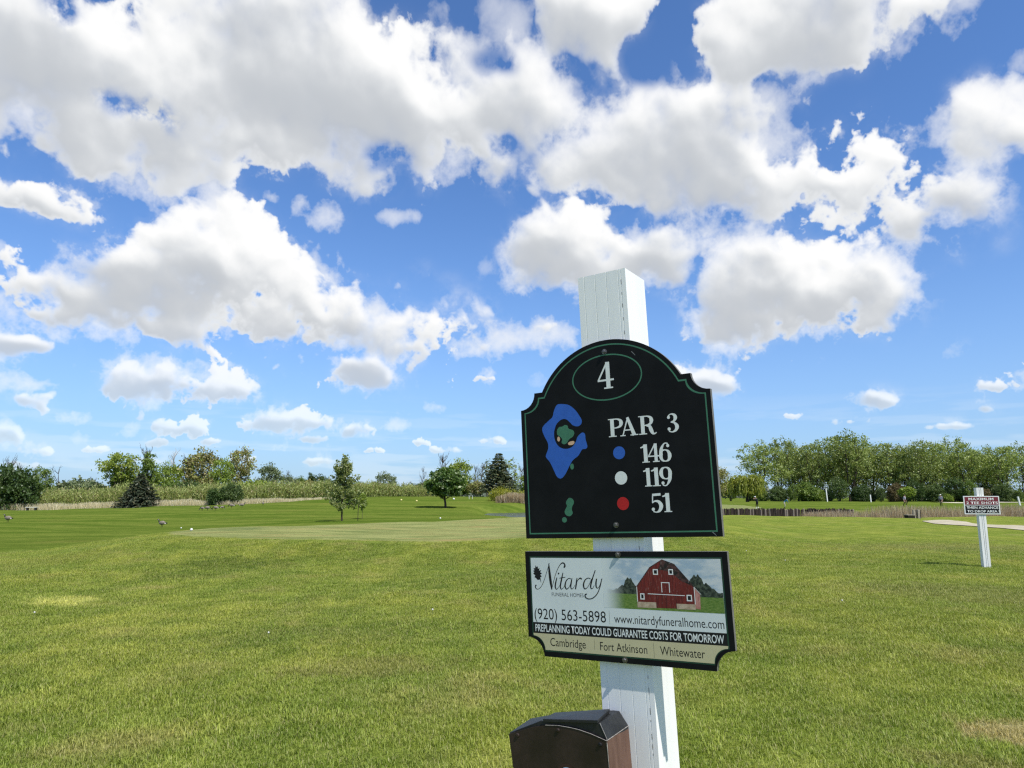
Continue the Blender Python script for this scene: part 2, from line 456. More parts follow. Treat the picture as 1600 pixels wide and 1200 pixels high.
# far clouds sink into the air near the horizon
cloud_rad = mixc(wt, smap(wt, el, 0.0, 14.0, 0.50, 0.0), cloud_rad, mixc(wt, 1.0, sky_col, (1.35, 1.25, 1.15), 'MULTIPLY'))
final = mixc(wt, alpha, sky_col, cloud_rad)
bg = new_node(wt, 'ShaderNodeBackground')
bg.inputs['Strength'].default_value = SKY_STRENGTH
wt.links.new(final, bg.inputs[0])
wo = new_node(wt, 'ShaderNodeOutputWorld')
wt.links.new(bg.outputs[0], wo.inputs[0])
world.cycles.sampling_method = 'MANUAL'
world.cycles.sample_map_resolution = 512

# ------------------------------------------------------------------ object helpers
def tag(o, label=None, cat=None, group=None, kind=None):
    if label: o['label'] = label
    if cat: o['category'] = cat
    if group: o['group'] = group
    if kind: o['kind'] = kind
    return o

def link(name, data, parent=None, mat=None):
    o = bpy.data.objects.new(name, data)
    C.objects.link(o)
    if parent is not None:
        o.parent = parent
    if mat is not None and data is not None:
        data.materials.append(mat)
    return o

def empty(name, loc=(0, 0, 0), rz=0.0):
    o = bpy.data.objects.new(name, None)
    C.objects.link(o)
    o.empty_display_size = 0.2
    o.location = loc
    o.rotation_euler = (0, 0, rz)
    return o

def mesh_np(name, v, f, smooth=False):
    """mesh from an array of points and an array of faces with the same number of corners"""
    v = np.asarray(v, np.float32)
    f = np.asarray(f, np.int32)
    me = bpy.data.meshes.new(name)
    n, k = f.shape
    me.vertices.add(len(v)); me.vertices.foreach_set('co', v.ravel())
    me.loops.add(n * k); me.loops.foreach_set('vertex_index', f.ravel())
    me.polygons.add(n)
    me.polygons.foreach_set('loop_start', np.arange(0, n * k, k, dtype=np.int32))
    me.polygons.foreach_set('loop_total', np.full(n, k, np.int32))
    if smooth:
        me.polygons.foreach_set('use_smooth', np.ones(n, bool))
    me.update(calc_edges=True)
    me.validate()
    return me

class MB:
    """collects boxes, tubes and the like into one mesh"""
    def __init__(self):
        self.bm = bmesh.new()
    def verts(self, pts):
        return [self.bm.verts.new(p) for p in pts]
    def face(self, vs):
        try:
            return self.bm.faces.new(vs)
        except ValueError:
            return None
    def box(self, a, b, m=None):
        x0, y0, z0 = a; x1, y1, z1 = b
        p = [Vector(q) for q in ((x0, y0, z0), (x1, y0, z0), (x1, y1, z0), (x0, y1, z0), (x0, y0, z1), (x1, y0, z1), (x1, y1, z1), (x0, y1, z1))]
        if m is not None:
            p = [m @ q for q in p]
        v = self.verts(p)
        for i in ((0, 3, 2, 1), (4, 5, 6, 7), (0, 1, 5, 4), (1, 2, 6, 5), (2, 3, 7, 6), (3, 0, 4, 7)):
            self.face([v[k] for k in i])
    def tube(self, pts, rad, n=6, cap=True):
        pts = [Vector(p) for p in pts]
        rings = []
        ref = Vector((0.13, 0.97, 0.21))
        for i, p in enumerate(pts):
            t = (pts[min(i + 1, len(pts) - 1)] - pts[max(i - 1, 0)]).normalized()
            a = t.cross(ref)
            if a.length < 1e-4:
                a = t.cross(Vector((1, 0, 0)))
            a.normalize()
            b = t.cross(a)
            r = rad[i] if isinstance(rad, (list, tuple)) else rad
            rings.append(self.verts([p + (a * math.cos(2 * math.pi * k / n) + b * math.sin(2 * math.pi * k / n)) * r for k in range(n)]))
        for r0, r1 in zip(rings, rings[1:]):
            for k in range(n):
                self.face([r0[k], r0[(k + 1) % n], r1[(k + 1) % n], r1[k]])
        if cap:
            self.face(rings[0][::-1]); self.face(rings[-1])
    def ball(self, c, r, u=8, v=6):
        c = Vector(c)
        r = Vector((r, r, r)) if isinstance(r, (int, float)) else Vector(r)
        rings = []
        for i in range(1, v):
            th = math.pi * i / v
            rings.append(self.verts([c + Vector((r.x * math.sin(th) * math.cos(2 * math.pi * k / u), r.y * math.sin(th) * math.sin(2 * math.pi * k / u), r.z * math.cos(th))) for k in range(u)]))
        t, b = self.verts([c + Vector((0, 0, r.z)), c - Vector((0, 0, r.z))])
        for k in range(u):
            self.face([t, rings[0][k], rings[0][(k + 1) % u]])
            self.face([b, rings[-1][(k + 1) % u], rings[-1][k]])
        for r0, r1 in zip(rings, rings[1:]):
            for k in range(u):
                self.face([r0[k], r1[k], r1[(k + 1) % u], r0[(k + 1) % u]])
    def build(self, name, mat, parent=None, smooth=False, bevel=0.0):
        bmesh.ops.recalc_face_normals(self.bm, faces=self.bm.faces)
        me = bpy.data.meshes.new(name)
        self.bm.to_mesh(me)
        self.bm.free()
        if smooth:
            me.polygons.foreach_set('use_smooth', [True] * len(me.polygons))
        o = link(name, me, parent, mat)
        if bevel:
            b = o.modifiers.new('edges', 'BEVEL')
            b.width = bevel; b.segments = 2; b.limit_method = 'ANGLE'; b.angle_limit = R(40)
        return o

def sstep(x, a, b):
    t = np.clip((np.asarray(x, float) - a) / (b - a), 0, 1)
    return t * t * (3 - 2 * t)

# ------------------------------------------------------------------ materials
def material(name):
    m = bpy.data.materials.new(name)
    m.use_nodes = True
    nt = m.node_tree
    nt.nodes.clear()
    out = nt.nodes.new('ShaderNodeOutputMaterial')
    return m, nt, out

def principled(nt, out, color, rough=0.6, spec=0.3, metal=0.0):
    p = nt.nodes.new('ShaderNodeBsdfPrincipled')
    if isinstance(color, (tuple, list)):
        p.inputs['Base Color'].default_value = (*color[:3], 1)
    else:
        nt.links.new(color, p.inputs['Base Color'])
    if isinstance(rough, (int, float)):
        p.inputs['Roughness'].default_value = rough
    else:
        nt.links.new(rough, p.inputs['Roughness'])
    p.inputs['Specular IOR Level'].default_value = spec
    p.inputs['Metallic'].default_value = metal
    nt.links.new(p.outputs[0], out.inputs[0])
    return p

def bump(nt, p, h, strength=0.3, dist=0.01):
    b = nt.nodes.new('ShaderNodeBump')
    b.inputs['Strength'].default_value = strength
    b.inputs['Distance'].default_value = dist
    nt.links.new(h, b.inputs['Height'])
    nt.links.new(b.outputs[0], p.inputs['Normal'])

def objco(nt):
    return nt.nodes.new('ShaderNodeTexCoord').outputs['Object']

def plain(name, color, rough=0.6, spec=0.3, var=0.12, scale=40.0, metal=0.0, bmp=0.0):
    """a surface with slight wear and grain"""
    m, nt, out = material(name)
    co = objco(nt)
    n = noise(nt, co, scale, 5, 0.6)
    f = smap(nt, n, 0.3, 0.7, 0, 1, False)
    dark = tuple(c * (1 - var) for c in color)
    lite = tuple(min(1, c * (1 + var)) for c in color)
    p = principled(nt, out, mixc(nt, f, dark, lite), rough, spec, metal)
    if bmp:
        bump(nt, p, n, bmp, 0.002)
    return m

# ------------------------------------------------------------------ the lie of the land
def world_pt(px, row, y):
    r = ray(px, row)
    return Vector((r.x / r.y * y, y, CAM_Z + r.z / r.y * y))

CTRL = [(-40, -20, 0), (0, -20, 0), (40, -20, 0), (-25, 0, 0), (0, 0, 0), (25, 0, 0.1), (-12, 12, 0), (0, 10, 0), (0, 20, 0), (-8, 22, 0), (8, 20, 0.05),
        (8.6, 13, 0.24), (14, 18, 0.18), (10, 32, 0.02), (20, 30, 0), (-20, 25, -0.25), (-30, 20, -0.2)]
for px, row, y in ((0, 818, 62), (252, 826, 60), (100, 805, 92), (100, 797, 112), (-200, 798, 112), (350, 797, 100), (450, 785, 122), (550, 775, 132),
                   (620, 772, 142), (560, 800, 85), (534, 815, 60), (696, 797, 98), (779, 779, 150), (745, 774, 166), (690, 776, 150), (820, 777, 162),
                   (640, 790, 110), (900, 778, 160), (790, 808.5, 75), (840, 809, 70), (800, 811.5, 58), (770, 811, 66), (850, 806, 84), (1150, 808, 55), (1000, 808, 55), (850, 809, 55), (1300, 809, 54), (1400, 812, 52), (1600, 826, 36), (1440, 815, 46), (1750, 815, 50),
                   (1600, 812, 60), (1400, 810, 66), (1150, 795, 92), (1227, 796, 100), (1170, 787, 140), (1300, 785, 150), (1360, 783, 150), (1440, 782, 148), (1550, 786, 150), (1700, 786, 150),
                   (1200, 784, 205), (1350, 785, 205), (1500, 787, 200), (1000, 782, 200)):
    CTRL.append(tuple(world_pt(px, row, y)))
for a in range(0, 360, 12):
    for rr in (300, 600):
        CTRL.append((rr * math.sin(R(a)), rr * math.cos(R(a)), 0.6))
for a in range(100, 270, 15):
    CTRL.append((110 * math.sin(R(a)), 110 * math.cos(R(a)), 0.2))
CT = np.array(CTRL)

WATER_Z = -0.80
POND = np.array([(-3.2, 105), (-3.2, 93), (-1.0, 80), (4, 71), (9, 68), (16, 70), (30, 68), (44, 68.5), (58, 70), (80, 74), (95, 82), (95, 94), (78, 92), (60, 88.5), (46, 87.5),
                 (27, 87.5), (21, 92), (16, 104), (11, 110), (3, 110)], float)
TEE = np.array([(-11.3, 24), (-12.6, 26.5), (-12.2, 30), (-9.0, 34.5), (-5, 38), (0, 42.5), (4, 45), (8, 44), (9.5, 40), (9, 34), (7, 28), (4.5, 22.4), (1, 20.8), (-5, 20.4), (-9.5, 21.4)], float)

def poly_sd(x, y, P):
    """signed distance to a polygon, positive inside"""
    d = np.full(x.shape, 1e18)
    ins = np.zeros(x.shape, bool)
    for (ax, ay), (bx, by) in zip(P, np.roll(P, -1, 0)):
        ex, ey = bx - ax, by - ay
        t = np.clip(((x - ax) * ex + (y - ay) * ey) / (ex * ex + ey * ey), 0, 1)
        d = np.minimum(d, (x - ax - t * ex) ** 2 + (y - ay - t * ey) ** 2)
        if ay != by:
            c = (ay > y) != (by > y)
            ins ^= c & (x < (bx - ax) * (y - ay) / (by - ay) + ax)
    return np.where(ins, 1, -1) * np.sqrt(d)

def hills(x, y):
    return (0.06 * np.sin(x * 0.21 + 1.3) * np.sin(y * 0.17 + .4) + 0.05 * np.sin(x * 0.45 + y * 0.31) * np.sin(y * .38 - x * .1)
            + 0.025 * np.sin(x * 1.1 + .5) * np.sin(y * 0.9 + 1.7))

def ground_z(x, y):
    x = np.asarray(x, float); y = np.asarray(y, float)
    sh = x.shape
    x, y = x.ravel(), y.ravel()
    z = np.zeros_like(x)
    for i in range(0, len(x), 40000):
        xs, ys = x[i:i + 40000, None], y[i:i + 40000, None]
        d2 = (xs - CT[:, 0]) ** 2 + (ys - CT[:, 1]) ** 2
        s2 = (0.22 * np.hypot(CT[:, 0], CT[:, 1]) + 4.0) ** 2
        w = np.exp(-d2 / (2 * s2 * .30)) + 1e-3 / (1 + (d2 / s2) ** 2)
        z[i:i + 40000] = (w * CT[:, 2]).sum(1) / w.sum(1)
    r = np.hypot(x, y)
    z = z + hills(x, y) * sstep(r, 4, 16)
    near = (r > 15) & (r < 60)
    if near.any():
        z[near] += 0.44 * sstep(poly_sd(x[near], y[near], TEE), -4.6, 0.6)
    m = (x > -25) & (x < 125) & (y > 50) & (y < 130)
    if m.any():
        s = sstep(poly_sd(x[m], y[m], POND), -3.0, 1.5)
        z[m] = z[m] * (1 - s) + (WATER_Z - 0.5) * s
    return z.reshape(sh)

def gz(x, y):
    return float(ground_z(np.array([x]), np.array([y]))[0])

def at(px, y):
    """ground point at distance y, in the direction of a column of the frame"""
    k = (px - 800.0) / FPX
    c, s = math.cos(R(PITCH)), math.sin(R(PITCH))
    z = 0.0
    for _ in range(3):
        x = k * (y * c + (z - CAM_Z) * s)
        z = gz(x, y)
    return Vector((x, y, z))

def hit(px, row):
    """where the line of sight of a point of the frame meets the ground"""
    r = ray(px, row)
    ys = np.concatenate([np.arange(2, 60, 0.25), np.arange(60, 240, 1.0)])
    xs = r.x / r.y * ys
    zs = CAM_Z + r.z / r.y * ys
    g = ground_z(xs, ys)
    i = np.argmax(zs <= g)
    return Vector((xs[i], ys[i], g[i]))

# polar sheet: fine in view, coarser behind the camera, out to the horizon
azs = np.concatenate([np.arange(-50, 50, 0.25), np.arange(50, 310, 2.5)])
rs = [0.4]
while rs[-1] < 4200:
    q = rs[-1]
    rs.append(q * (1.012 if 14 < q < 130 else 1.025 if 5 < q < 260 else 1.08))
rs = np.array(rs)
RR, AA = np.meshgrid(rs, np.radians(azs), indexing='ij')
gxv, gyv = RR * np.sin(AA), RR * np.cos(AA)
gzv = ground_z(gxv, gyv)
nr, na = RR.shape
V = np.stack([gxv.ravel(), gyv.ravel(), gzv.ravel()], 1)
V = np.vstack([V, [[0, 0, gz(0, 0)]]])
ii, jj = np.meshgrid(np.arange(nr - 1), np.arange(na), indexing='ij')
j2 = (jj + 1) % na
F = np.stack([ii * na + jj, ii * na + j2, (ii + 1) * na + j2, (ii + 1) * na + jj], -1).reshape(-1, 4)
F = F[:, ::-1]
gme = mesh_np('ground', V, F, True)
fx, fy = V[:, 0], V[:, 1]
frr = np.hypot(fx, fy)
tee_sd = np.where((frr > 14) & (frr < 62), poly_sd(fx, fy, TEE), -50)
tee_m = sstep(tee_sd, -0.12, 0.12)
# fairway: the mown grass beyond and to the left of the tee
fair = sstep(fy + 0.25 * fx - 40 + 2.2 * np.sin(fx * .25), -3, 6) * (fx < 9 + 0 * fy)
fair = np.maximum(fair, sstep(fy, 84, 90))
fair = np.maximum(fair, sstep(-fx * 0.9 + fy * 0.55 - 27, -2, 4) * sstep(fy, 18, 24))
fair = np.clip(fair * (1 - tee_m), 0, 1)
for nm, arr in (('tee', tee_m), ('fairway', fair)):
    a = gme.attributes.new(nm, 'FLOAT', 'POINT')
    a.data.foreach_set('value', arr.astype(np.float32))

# ---- lawn colour, shared by the ground and the blades that grow on it
lawn = bpy.data.node_groups.new('lawn_colour', 'ShaderNodeTree')
lawn.interface.new_socket('Colour', in_out='OUTPUT', socket_type='NodeSocketColor')
lgo = lawn.nodes.new('NodeGroupOutput')
pos = lawn.nodes.new('ShaderNodeNewGeometry').outputs['Position']
flat = vmth(lawn, 'MULTIPLY', pos, (1, 1, 0))
n_big = noise(lawn, flat, 0.35, 4, 0.55)
n_mid = noise(lawn, flat, 1.6, 5, 0.6)
n_fin = noise(lawn, flat, 9.0, 4, 0.6)
n_dry = noise(lawn, vmth(lawn, 'ADD', flat, (31, 17, 0)), 0.8, 6, 0.62)
g = mixc(lawn, smap(lawn, n_mid, 0.36, 0.64), (0.185, 0.235, 0.036), (0.280, 0.325, 0.066))
g = mixc(lawn, smap(lawn, n_big, 0.42, 0.60), mixc(lawn, 1.0, g, (0.93, 0.97, 0.93), 'MULTIPLY'), mixc(lawn, 1.0, g, (1.20, 1.12, 1.18), 'MULTIPLY'))
g = mixc(lawn, mth(lawn, 'MULTIPLY', smap(lawn, n_dry, 0.50, 0.72), 0.75), g, (0.350, 0.325, 0.120))
g = mixc(lawn, mth(lawn, 'MULTIPLY', smap(lawn, n_fin, 0.50, 0.75), 0.35), g, (0.36, 0.35, 0.14))
# faint sweep of the mower on the right
mow = noise(lawn, vmth(lawn, 'MULTIPLY', flat, (1.4, 0.10, 0)), 1.0, 3, 0.5)
g = mixc(lawn, mth(lawn, 'MULTIPLY', smap(lawn, mow, 0.40, 0.62), 0.30), g, (0.125, 0.195, 0.032))
def blotch(px, row, wx, wy, col, amt):
    global g
    p = hit(px, row)
    mp = lawn.nodes.new('ShaderNodeMapping')
    mp.vector_type = 'TEXTURE'
    mp.inputs['Location'].default_value = (p.x, p.y, 0)
    mp.inputs['Rotation'].default_value = (0, 0, math.atan2(-p.x, p.y))
    mp.inputs['Scale'].default_value = (wx, wy, 1)
    lawn.links.new(flat, mp.inputs[0])
    d = vmth(lawn, 'LENGTH', mp.outputs[0])
    d = mth(lawn, 'ADD', d, mth(lawn, 'MULTIPLY', mth(lawn, 'SUBTRACT', noise(lawn, flat, 3.2, 6, 0.7), 0.5), 2.6))
    g = mixc(lawn, mth(lawn, 'MULTIPLY', smap(lawn, d, 0.45, 1.05, 1.0, 0.0), amt), g, col)
blotch(97, 942, 0.62, 0.80, (0.50, 0.50, 0.16), 0.85)
blotch(355, 884, 1.3, 1.3, (0.085, 0.140, 0.022), 0.55)
blotch(285, 902, 1.0, 0.8, (0.095, 0.150, 0.024), 0.4)
blotch(800, 905, 2.6, 2.2, (0.110, 0.170, 0.026), 0.45)
blotch(470, 1000, 1.6, 0.8, (0.110, 0.170, 0.026), 0.4)
blotch(1585, 1150, 0.50, 0.34, (0.44, 0.36, 0.19), 0.85)
blotch(1520, 1195, 0.5, 0.2, (0.30, 0.27, 0.11), 0.45)
blotch(1560, 930, 3.0, 1.6, (0.25, 0.24, 0.10), 0.45)
blotch(1480, 855, 4.0, 2.5, (0.26, 0.24, 0.12), 0.35)
blotch(170, 1165, 0.6, 0.25, (0.31, 0.27, 0.11), 0.35)
blotch(570, 1050, 1.0, 0.5, (0.25, 0.22, 0.09), 0.45)
blotch(40, 880, 2.5, 1.6, (0.24, 0.26, 0.07), 0.35)
lawn.links.new(g, lgo.inputs[0])

def lawn_node(nt):
    n = nt.nodes.new('ShaderNodeGroup')
    n.node_tree = lawn
    return n.outputs[0]

gm, nt, out = material('turf')
gp = nt.nodes.new('ShaderNodeNewGeometry').outputs['Position']
gflat = vmth(nt, 'MULTIPLY', gp, (1, 1, 0))
gcol = lawn_node(nt)
# the soil and thatch seen between blades is a little darker than the blades
grain = noise(nt, gflat, 26.0, 5, 0.7)
gcol = mixc(nt, 1.0, gcol, mixc(nt, smap(nt, grain, 0.35, 0.68), (0.56, 0.60, 0.50), (1.12, 1.10, 1.05)), 'MULTIPLY')
at_f = new_node(nt, 'ShaderNodeAttribute', attribute_name='fairway').outputs['Fac']
at_t = new_node(nt, 'ShaderNodeAttribute', attribute_name='tee').outputs['Fac']
fw1 = noise(nt, vmth(nt, 'MULTIPLY', gflat, (0.05, 0.30, 0)), 1.0, 4, 0.6)
fw2 = noise(nt, gflat, 1.2, 5, 0.65)
fcol = mixc(nt, smap(nt, fw1, 0.35, 0.65), (0.085, 0.135, 0.018), (0.150, 0.190, 0.034))
fcol = mixc(nt, smap(nt, fw2, 0.35, 0.75), mixc(nt, 1.0, fcol, (.82, .85, .8), 'MULTIPLY'), mixc(nt, 1.0, fcol, (1.15, 1.1, 1.1), 'MULTIPLY'))
fdry = noise(nt, vmth(nt, 'MULTIPLY', gflat, (0.12, 0.4, 0)), 0.7, 4, 0.6)
fcol = mixc(nt, mth(nt, 'MULTIPLY', smap(nt, fdry, 0.55, 0.75), 0.5), fcol, (0.21, 0.19, 0.05))
gcol = mixc(nt, at_f, gcol, fcol)
t1 = noise(nt, vmth(nt, 'MULTIPLY', gflat, (0.35, 1.2, 0)), 1.0, 6, 0.65)
t2 = noise(nt, vmth(nt, 'ADD', vmth(nt, 'MULTIPLY', gflat, (0.25, 1.3, 0)), (4, 9, 0)), 1.0, 5, 0.6)
tcol = mixc(nt, smap(nt, t1, 0.40, 0.58), (0.195, 0.225, 0.075), (0.300, 0.315, 0.115))
tcol = mixc(nt, mth(nt, 'MULTIPLY', smap(nt, t2, 0.52, 0.66), 0.85), tcol, (0.33, 0.255, 0.105))
tcol = mixc(nt, mth(nt, 'MULTIPLY', smap(nt, t2, 0.46, 0.34), 0.75), tcol, (0.095, 0.140, 0.050))
gcol = mixc(nt, at_t, gcol, tcol)
p = principled(nt, out, gcol, 0.95, 0.0)
hb = mth(nt, 'ADD', mth(nt, 'MULTIPLY', noise(nt, gflat, 30.0, 4, 0.7), 1.0), mth(nt, 'MULTIPLY', noise(nt, gflat, 4.0, 4, 0.6), 1.5))
bump(nt, p, hb, 0.9, 0.05)
ground = link('ground', gme, None, gm)
tag(ground, kind='structure')

# ---- grass: tufts of real blades over the lawn nearest the camera
def tuft(seed, n, spread, h, w):
    rg = random.Random(seed)
    v, f = [], []
    for _ in range(n):
        a = rg.uniform(0, 2 * math.pi); d = spread * math.sqrt(rg.random())
        bx, by = d * math.cos(a), d * math.sin(a)
        t = rg.uniform(0, 2 * math.pi)
        hh = h * rg.uniform(0.55, 1.15)
        lean = hh * rg.uniform(0.25, 1.35)
        dx, dy = math.cos(t), math.sin(t)
        sx, sy = -dy * w / 2, dx * w / 2
        i = len(v)
        v += [(bx - sx, by - sy, -0.01), (bx + sx, by + sy, -0.01),
              (bx - sx * .8 + dx * lean * .35, by - sy * .8 + dy * lean * .35, hh * .62), (bx + sx * .8 + dx * lean * .35, by + sy * .8 + dy * lean * .35, hh * .62),
              (bx - sx * .15 + dx * lean, by - sy * .15 + dy * lean, hh * .92), (bx + sx * .15 + dx * lean, by + sy * .15 + dy * lean, hh * .92)]
        f += [(i, i + 1, i + 3, i + 2), (i + 2, i + 3, i + 5, i + 4)]
    return mesh_np('grass_tuft', v, f)

bm_, nt, out = material('grass_blade')
bc_ = lawn_node(nt)
rnd = nt.nodes.new('ShaderNodeNewGeometry').outputs['Random Per Island']
bc_ = mixc(nt, 1.0, bc_, mixc(nt, rnd, (0.80, 0.85, 0.60), (1.75, 1.62, 1.40)), 'MULTIPLY')
bc_ = mixc(nt, mth(nt, 'MULTIPLY', smap(nt, rnd, 0.86, 0.90), 0.7), bc_, (0.33, 0.29, 0.14))
dif = nt.nodes.new('ShaderNodeBsdfDiffuse'); nt.links.new(bc_, dif.inputs[0])
trl = nt.nodes.new('ShaderNodeBsdfTranslucent'); nt.links.new(mixc(nt, 1.0, bc_, (1.05, 1.1, .7), 'MULTIPLY'), trl.inputs[0])
gls = nt.nodes.new('ShaderNodeBsdfGlossy'); gls.inputs['Roughness'].default_value = 0.5; gls.inputs[0].default_value = (.9, .95, .85, 1)
ms = nt.nodes.new('ShaderNodeMixShader'); ms.inputs[0].default_value = 0.32
nt.links.new(dif.outputs[0], ms.inputs[1]); nt.links.new(trl.outputs[0], ms.inputs[2])
ms2 = nt.nodes.new('ShaderNodeMixShader'); ms2.inputs[0].default_value = 0.02
nt.links.new(ms.outputs[0], ms2.inputs[1]); nt.links.new(gls.outputs[0], ms2.inputs[2])
nt.links.new(ms2.outputs[0], out.inputs[0])

tufts = []
for k, (n, sp, h, w) in enumerate(((30, 0.062, 0.026, 0.0034), (28, 0.065, 0.031, 0.0037), (30, 0.07, 0.022, 0.0034))):
    me = tuft(50 + k, n, sp, h, w)
    me.materials.append(bm_)
    tufts.append(bpy.data.objects.new('grass_tuft', me))

def grow(name, a0, a1, r0, r1, steps, density, tufts, smin, smax, fall0, fall1, keep):
    """a sheet of lawn on which tufts are scattered; the sheet itself is not drawn"""
    aa, rr = np.meshgrid(np.radians(np.linspace(a0, a1, 140)), np.linspace(r0, r1, steps), indexing='ij')
    x, y = rr * np.sin(aa), rr * np.cos(aa)
    z = ground_z(x, y)
    v = np.stack([x.ravel(), y.ravel(), z.ravel()], 1)
    na_, nr_ = x.shape
    i, j = np.meshgrid(np.arange(na_ - 1), np.arange(nr_ - 1), indexing='ij')
    f = np.stack([i * nr_ + j, i * nr_ + j + 1, (i + 1) * nr_ + j + 1, (i + 1) * nr_ + j], -1).reshape(-1, 4)
    me = mesh_np(name, v, f)
    w = 1 - sstep(rr.ravel(), fall0, fall1)
    w = w * (1 - sstep(poly_sd(v[:, 0], v[:, 1], TEE), -0.5, 0.0)) * keep(v[:, 0], v[:, 1])
    at_ = me.attributes.new('cover', 'FLOAT', 'POINT')
    at_.data.foreach_set('value', w.astype(np.float32))
    o = link(name, me)
    ng = bpy.data.node_groups.new(name + '_growth', 'GeometryNodeTree')
    ng.interface.new_socket('Geometry', in_out='INPUT', socket_type='NodeSocketGeometry')
    ng.interface.new_socket('Geometry', in_out='OUTPUT', socket_type='NodeSocketGeometry')
    gi_, go_ = ng.nodes.new('NodeGroupInput'), ng.nodes.new('NodeGroupOutput')
    dp = ng.nodes.new('GeometryNodeDistributePointsOnFaces')
    na__ = ng.nodes.new('GeometryNodeInputNamedAttribute'); na__.data_type = 'FLOAT'; na__.inputs['Name'].default_value = 'cover'
    mm = ng.nodes.new('ShaderNodeMath'); mm.operation = 'MULTIPLY'; mm.inputs[1].default_value = density
    ng.links.new(na__.outputs[0], mm.inputs[0])
    ng.links.new(gi_.outputs[0], dp.inputs['Mesh'])
    ng.links.new(mm.outputs[0], dp.inputs['Density'])
    dp.inputs['Seed'].default_value = 3
    join = ng.nodes.new('GeometryNodeJoinGeometry')
    ri = ng.nodes.new('FunctionNodeRandomValue'); ri.data_type = 'INT'
    ri.inputs['Min'].default_value = 0; ri.inputs['Max'].default_value = len(tufts) - 1
    gtoi = ng.nodes.new('GeometryNodeGeometryToInstance')
    for t in tufts:
        oi = ng.nodes.new('GeometryNodeObjectInfo'); oi.inputs['Object'].default_value = t
        oi.inputs['As Instance'].default_value = True
        ng.links.new(oi.outputs['Geometry'], gtoi.inputs[0])
    ip = ng.nodes.new('GeometryNodeInstanceOnPoints')
    ng.links.new(dp.outputs['Points'], ip.inputs['Points'])
    ng.links.new(gtoi.outputs[0], ip.inputs['Instance'])
    ip.inputs['Pick Instance'].default_value = True
    ints = [s for s in ri.outputs if s.type == 'INT'][0]
    ng.links.new(ints, ip.inputs['Instance Index'])
    rv = ng.nodes.new('FunctionNodeRandomValue'); rv.data_type = 'FLOAT_VECTOR'
    rv.inputs[0].default_value = (0, 0, 0); rv.inputs[1].default_value = (0.0, 0.0, 6.283)
    ng.links.new(rv.outputs[0], ip.inputs['Rotation'])
    rs_ = ng.nodes.new('FunctionNodeRandomValue'); rs_.data_type = 'FLOAT'
    fl = [s for s in rs_.inputs if s.type == 'VALUE']
    fl[0].default_value = smin; fl[1].default_value = smax
    ng.links.new([s for s in rs_.outputs if s.type == 'VALUE'][0], ip.inputs['Scale'])
    ng.links.new(ip.outputs[0], go_.inputs[0])
    md = o.modifiers.new('growth', 'NODES')
    md.node_group = ng
    tag(o, kind='stuff')
    return o

everywhere = lambda x, y: np.ones_like(x)
grow('short_grass', -44, 44, 3.6, 13.0, 60, 330.0, tufts, 0.60, 1.40, 9.0, 13.0, everywhere)
grow('lawn_grass', -42, 42, 8.0, 30.0, 60, 130.0, tufts, 0.9, 1.5, 20.0, 30.0, everywhere)

_spots = [(hit(px, row), r) for px, row, r in ((345, 884, 1.6), (250, 905, .9), (1250, 876, .55), (1225, 888, .5), (1180, 905, .5), (1300, 866, .6), (800, 905, 1.2), (640, 985, .5), (180, 1010, .6), (1150, 1010, .4),
          (1330, 1030, .6), (1450, 980, .7), (90, 1100, .35), (420, 1130, .35), (700, 1080, .4), (560, 930, .9), (120, 900, 1.2), (1400, 920, .8), (720, 880, 1.2), (500, 865, 1.6))]
def clumpy(x, y):
    w = np.zeros_like(x)
    for p_, r_ in _spots:
        w = np.maximum(w, 1 - sstep(np.hypot((x - p_.x) * .8, (y - p_.y) * 1.1) + .25 * np.sin(x * 7 + y * 5), r_ * .3, r_ * 1.1))
    q = np.sin(x * 1.9 + 1.3 * np.sin(y * 1.1)) * np.sin(y * 1.6 + 1.7 * np.sin(x * .9))
    return np.maximum(w, .35 * sstep(q, .55, .95))
grow('grass_clumps', -42, 42, 4.0, 26.0, 110, 80.0, tufts, 1.2, 2.0, 20.0, 26.0, clumpy)

# ---- pond, path, sand
def sheet(name, P, step, lift, mat, kind='structure', rag=0.0):
    """flat outline laid over the ground"""
    P = np.asarray(P, float)
    x0, y0 = P.min(0); x1, y1 = P.max(0)
    xs = np.arange(x0 - step, x1 + step, step); ys = np.arange(y0 - step, y1 + step, step)
    bm2 = bmesh.new()
    vs = [bm2.verts.new((a, b, 0)) for a, b in P]
    bm2.faces.new(vs)
    for a in xs:
        bmesh.ops.bisect_plane(bm2, geom=bm2.verts[:] + bm2.edges[:] + bm2.faces[:], plane_co=(a, 0, 0), plane_no=(1, 0, 0))
    for b in ys:
        bmesh.ops.bisect_plane(bm2, geom=bm2.verts[:] + bm2.edges[:] + bm2.faces[:], plane_co=(0, b, 0), plane_no=(0, 1, 0))
    co = np.array([v.co[:2] for v in bm2.verts])
    zz = ground_z(co[:, 0], co[:, 1]) + lift
    for v, z in zip(bm2.verts, zz):
        v.co.z = z
    bmesh.ops.recalc_face_normals(bm2, faces=bm2.faces)
    for fc in bm2.faces:
        if fc.normal.z < 0:
            fc.normal_flip()
    me = bpy.data.meshes.new(name)
    bm2.to_mesh(me); bm2.free()
    o = link(name, me, None, mat)
    return tag(o, kind=kind)

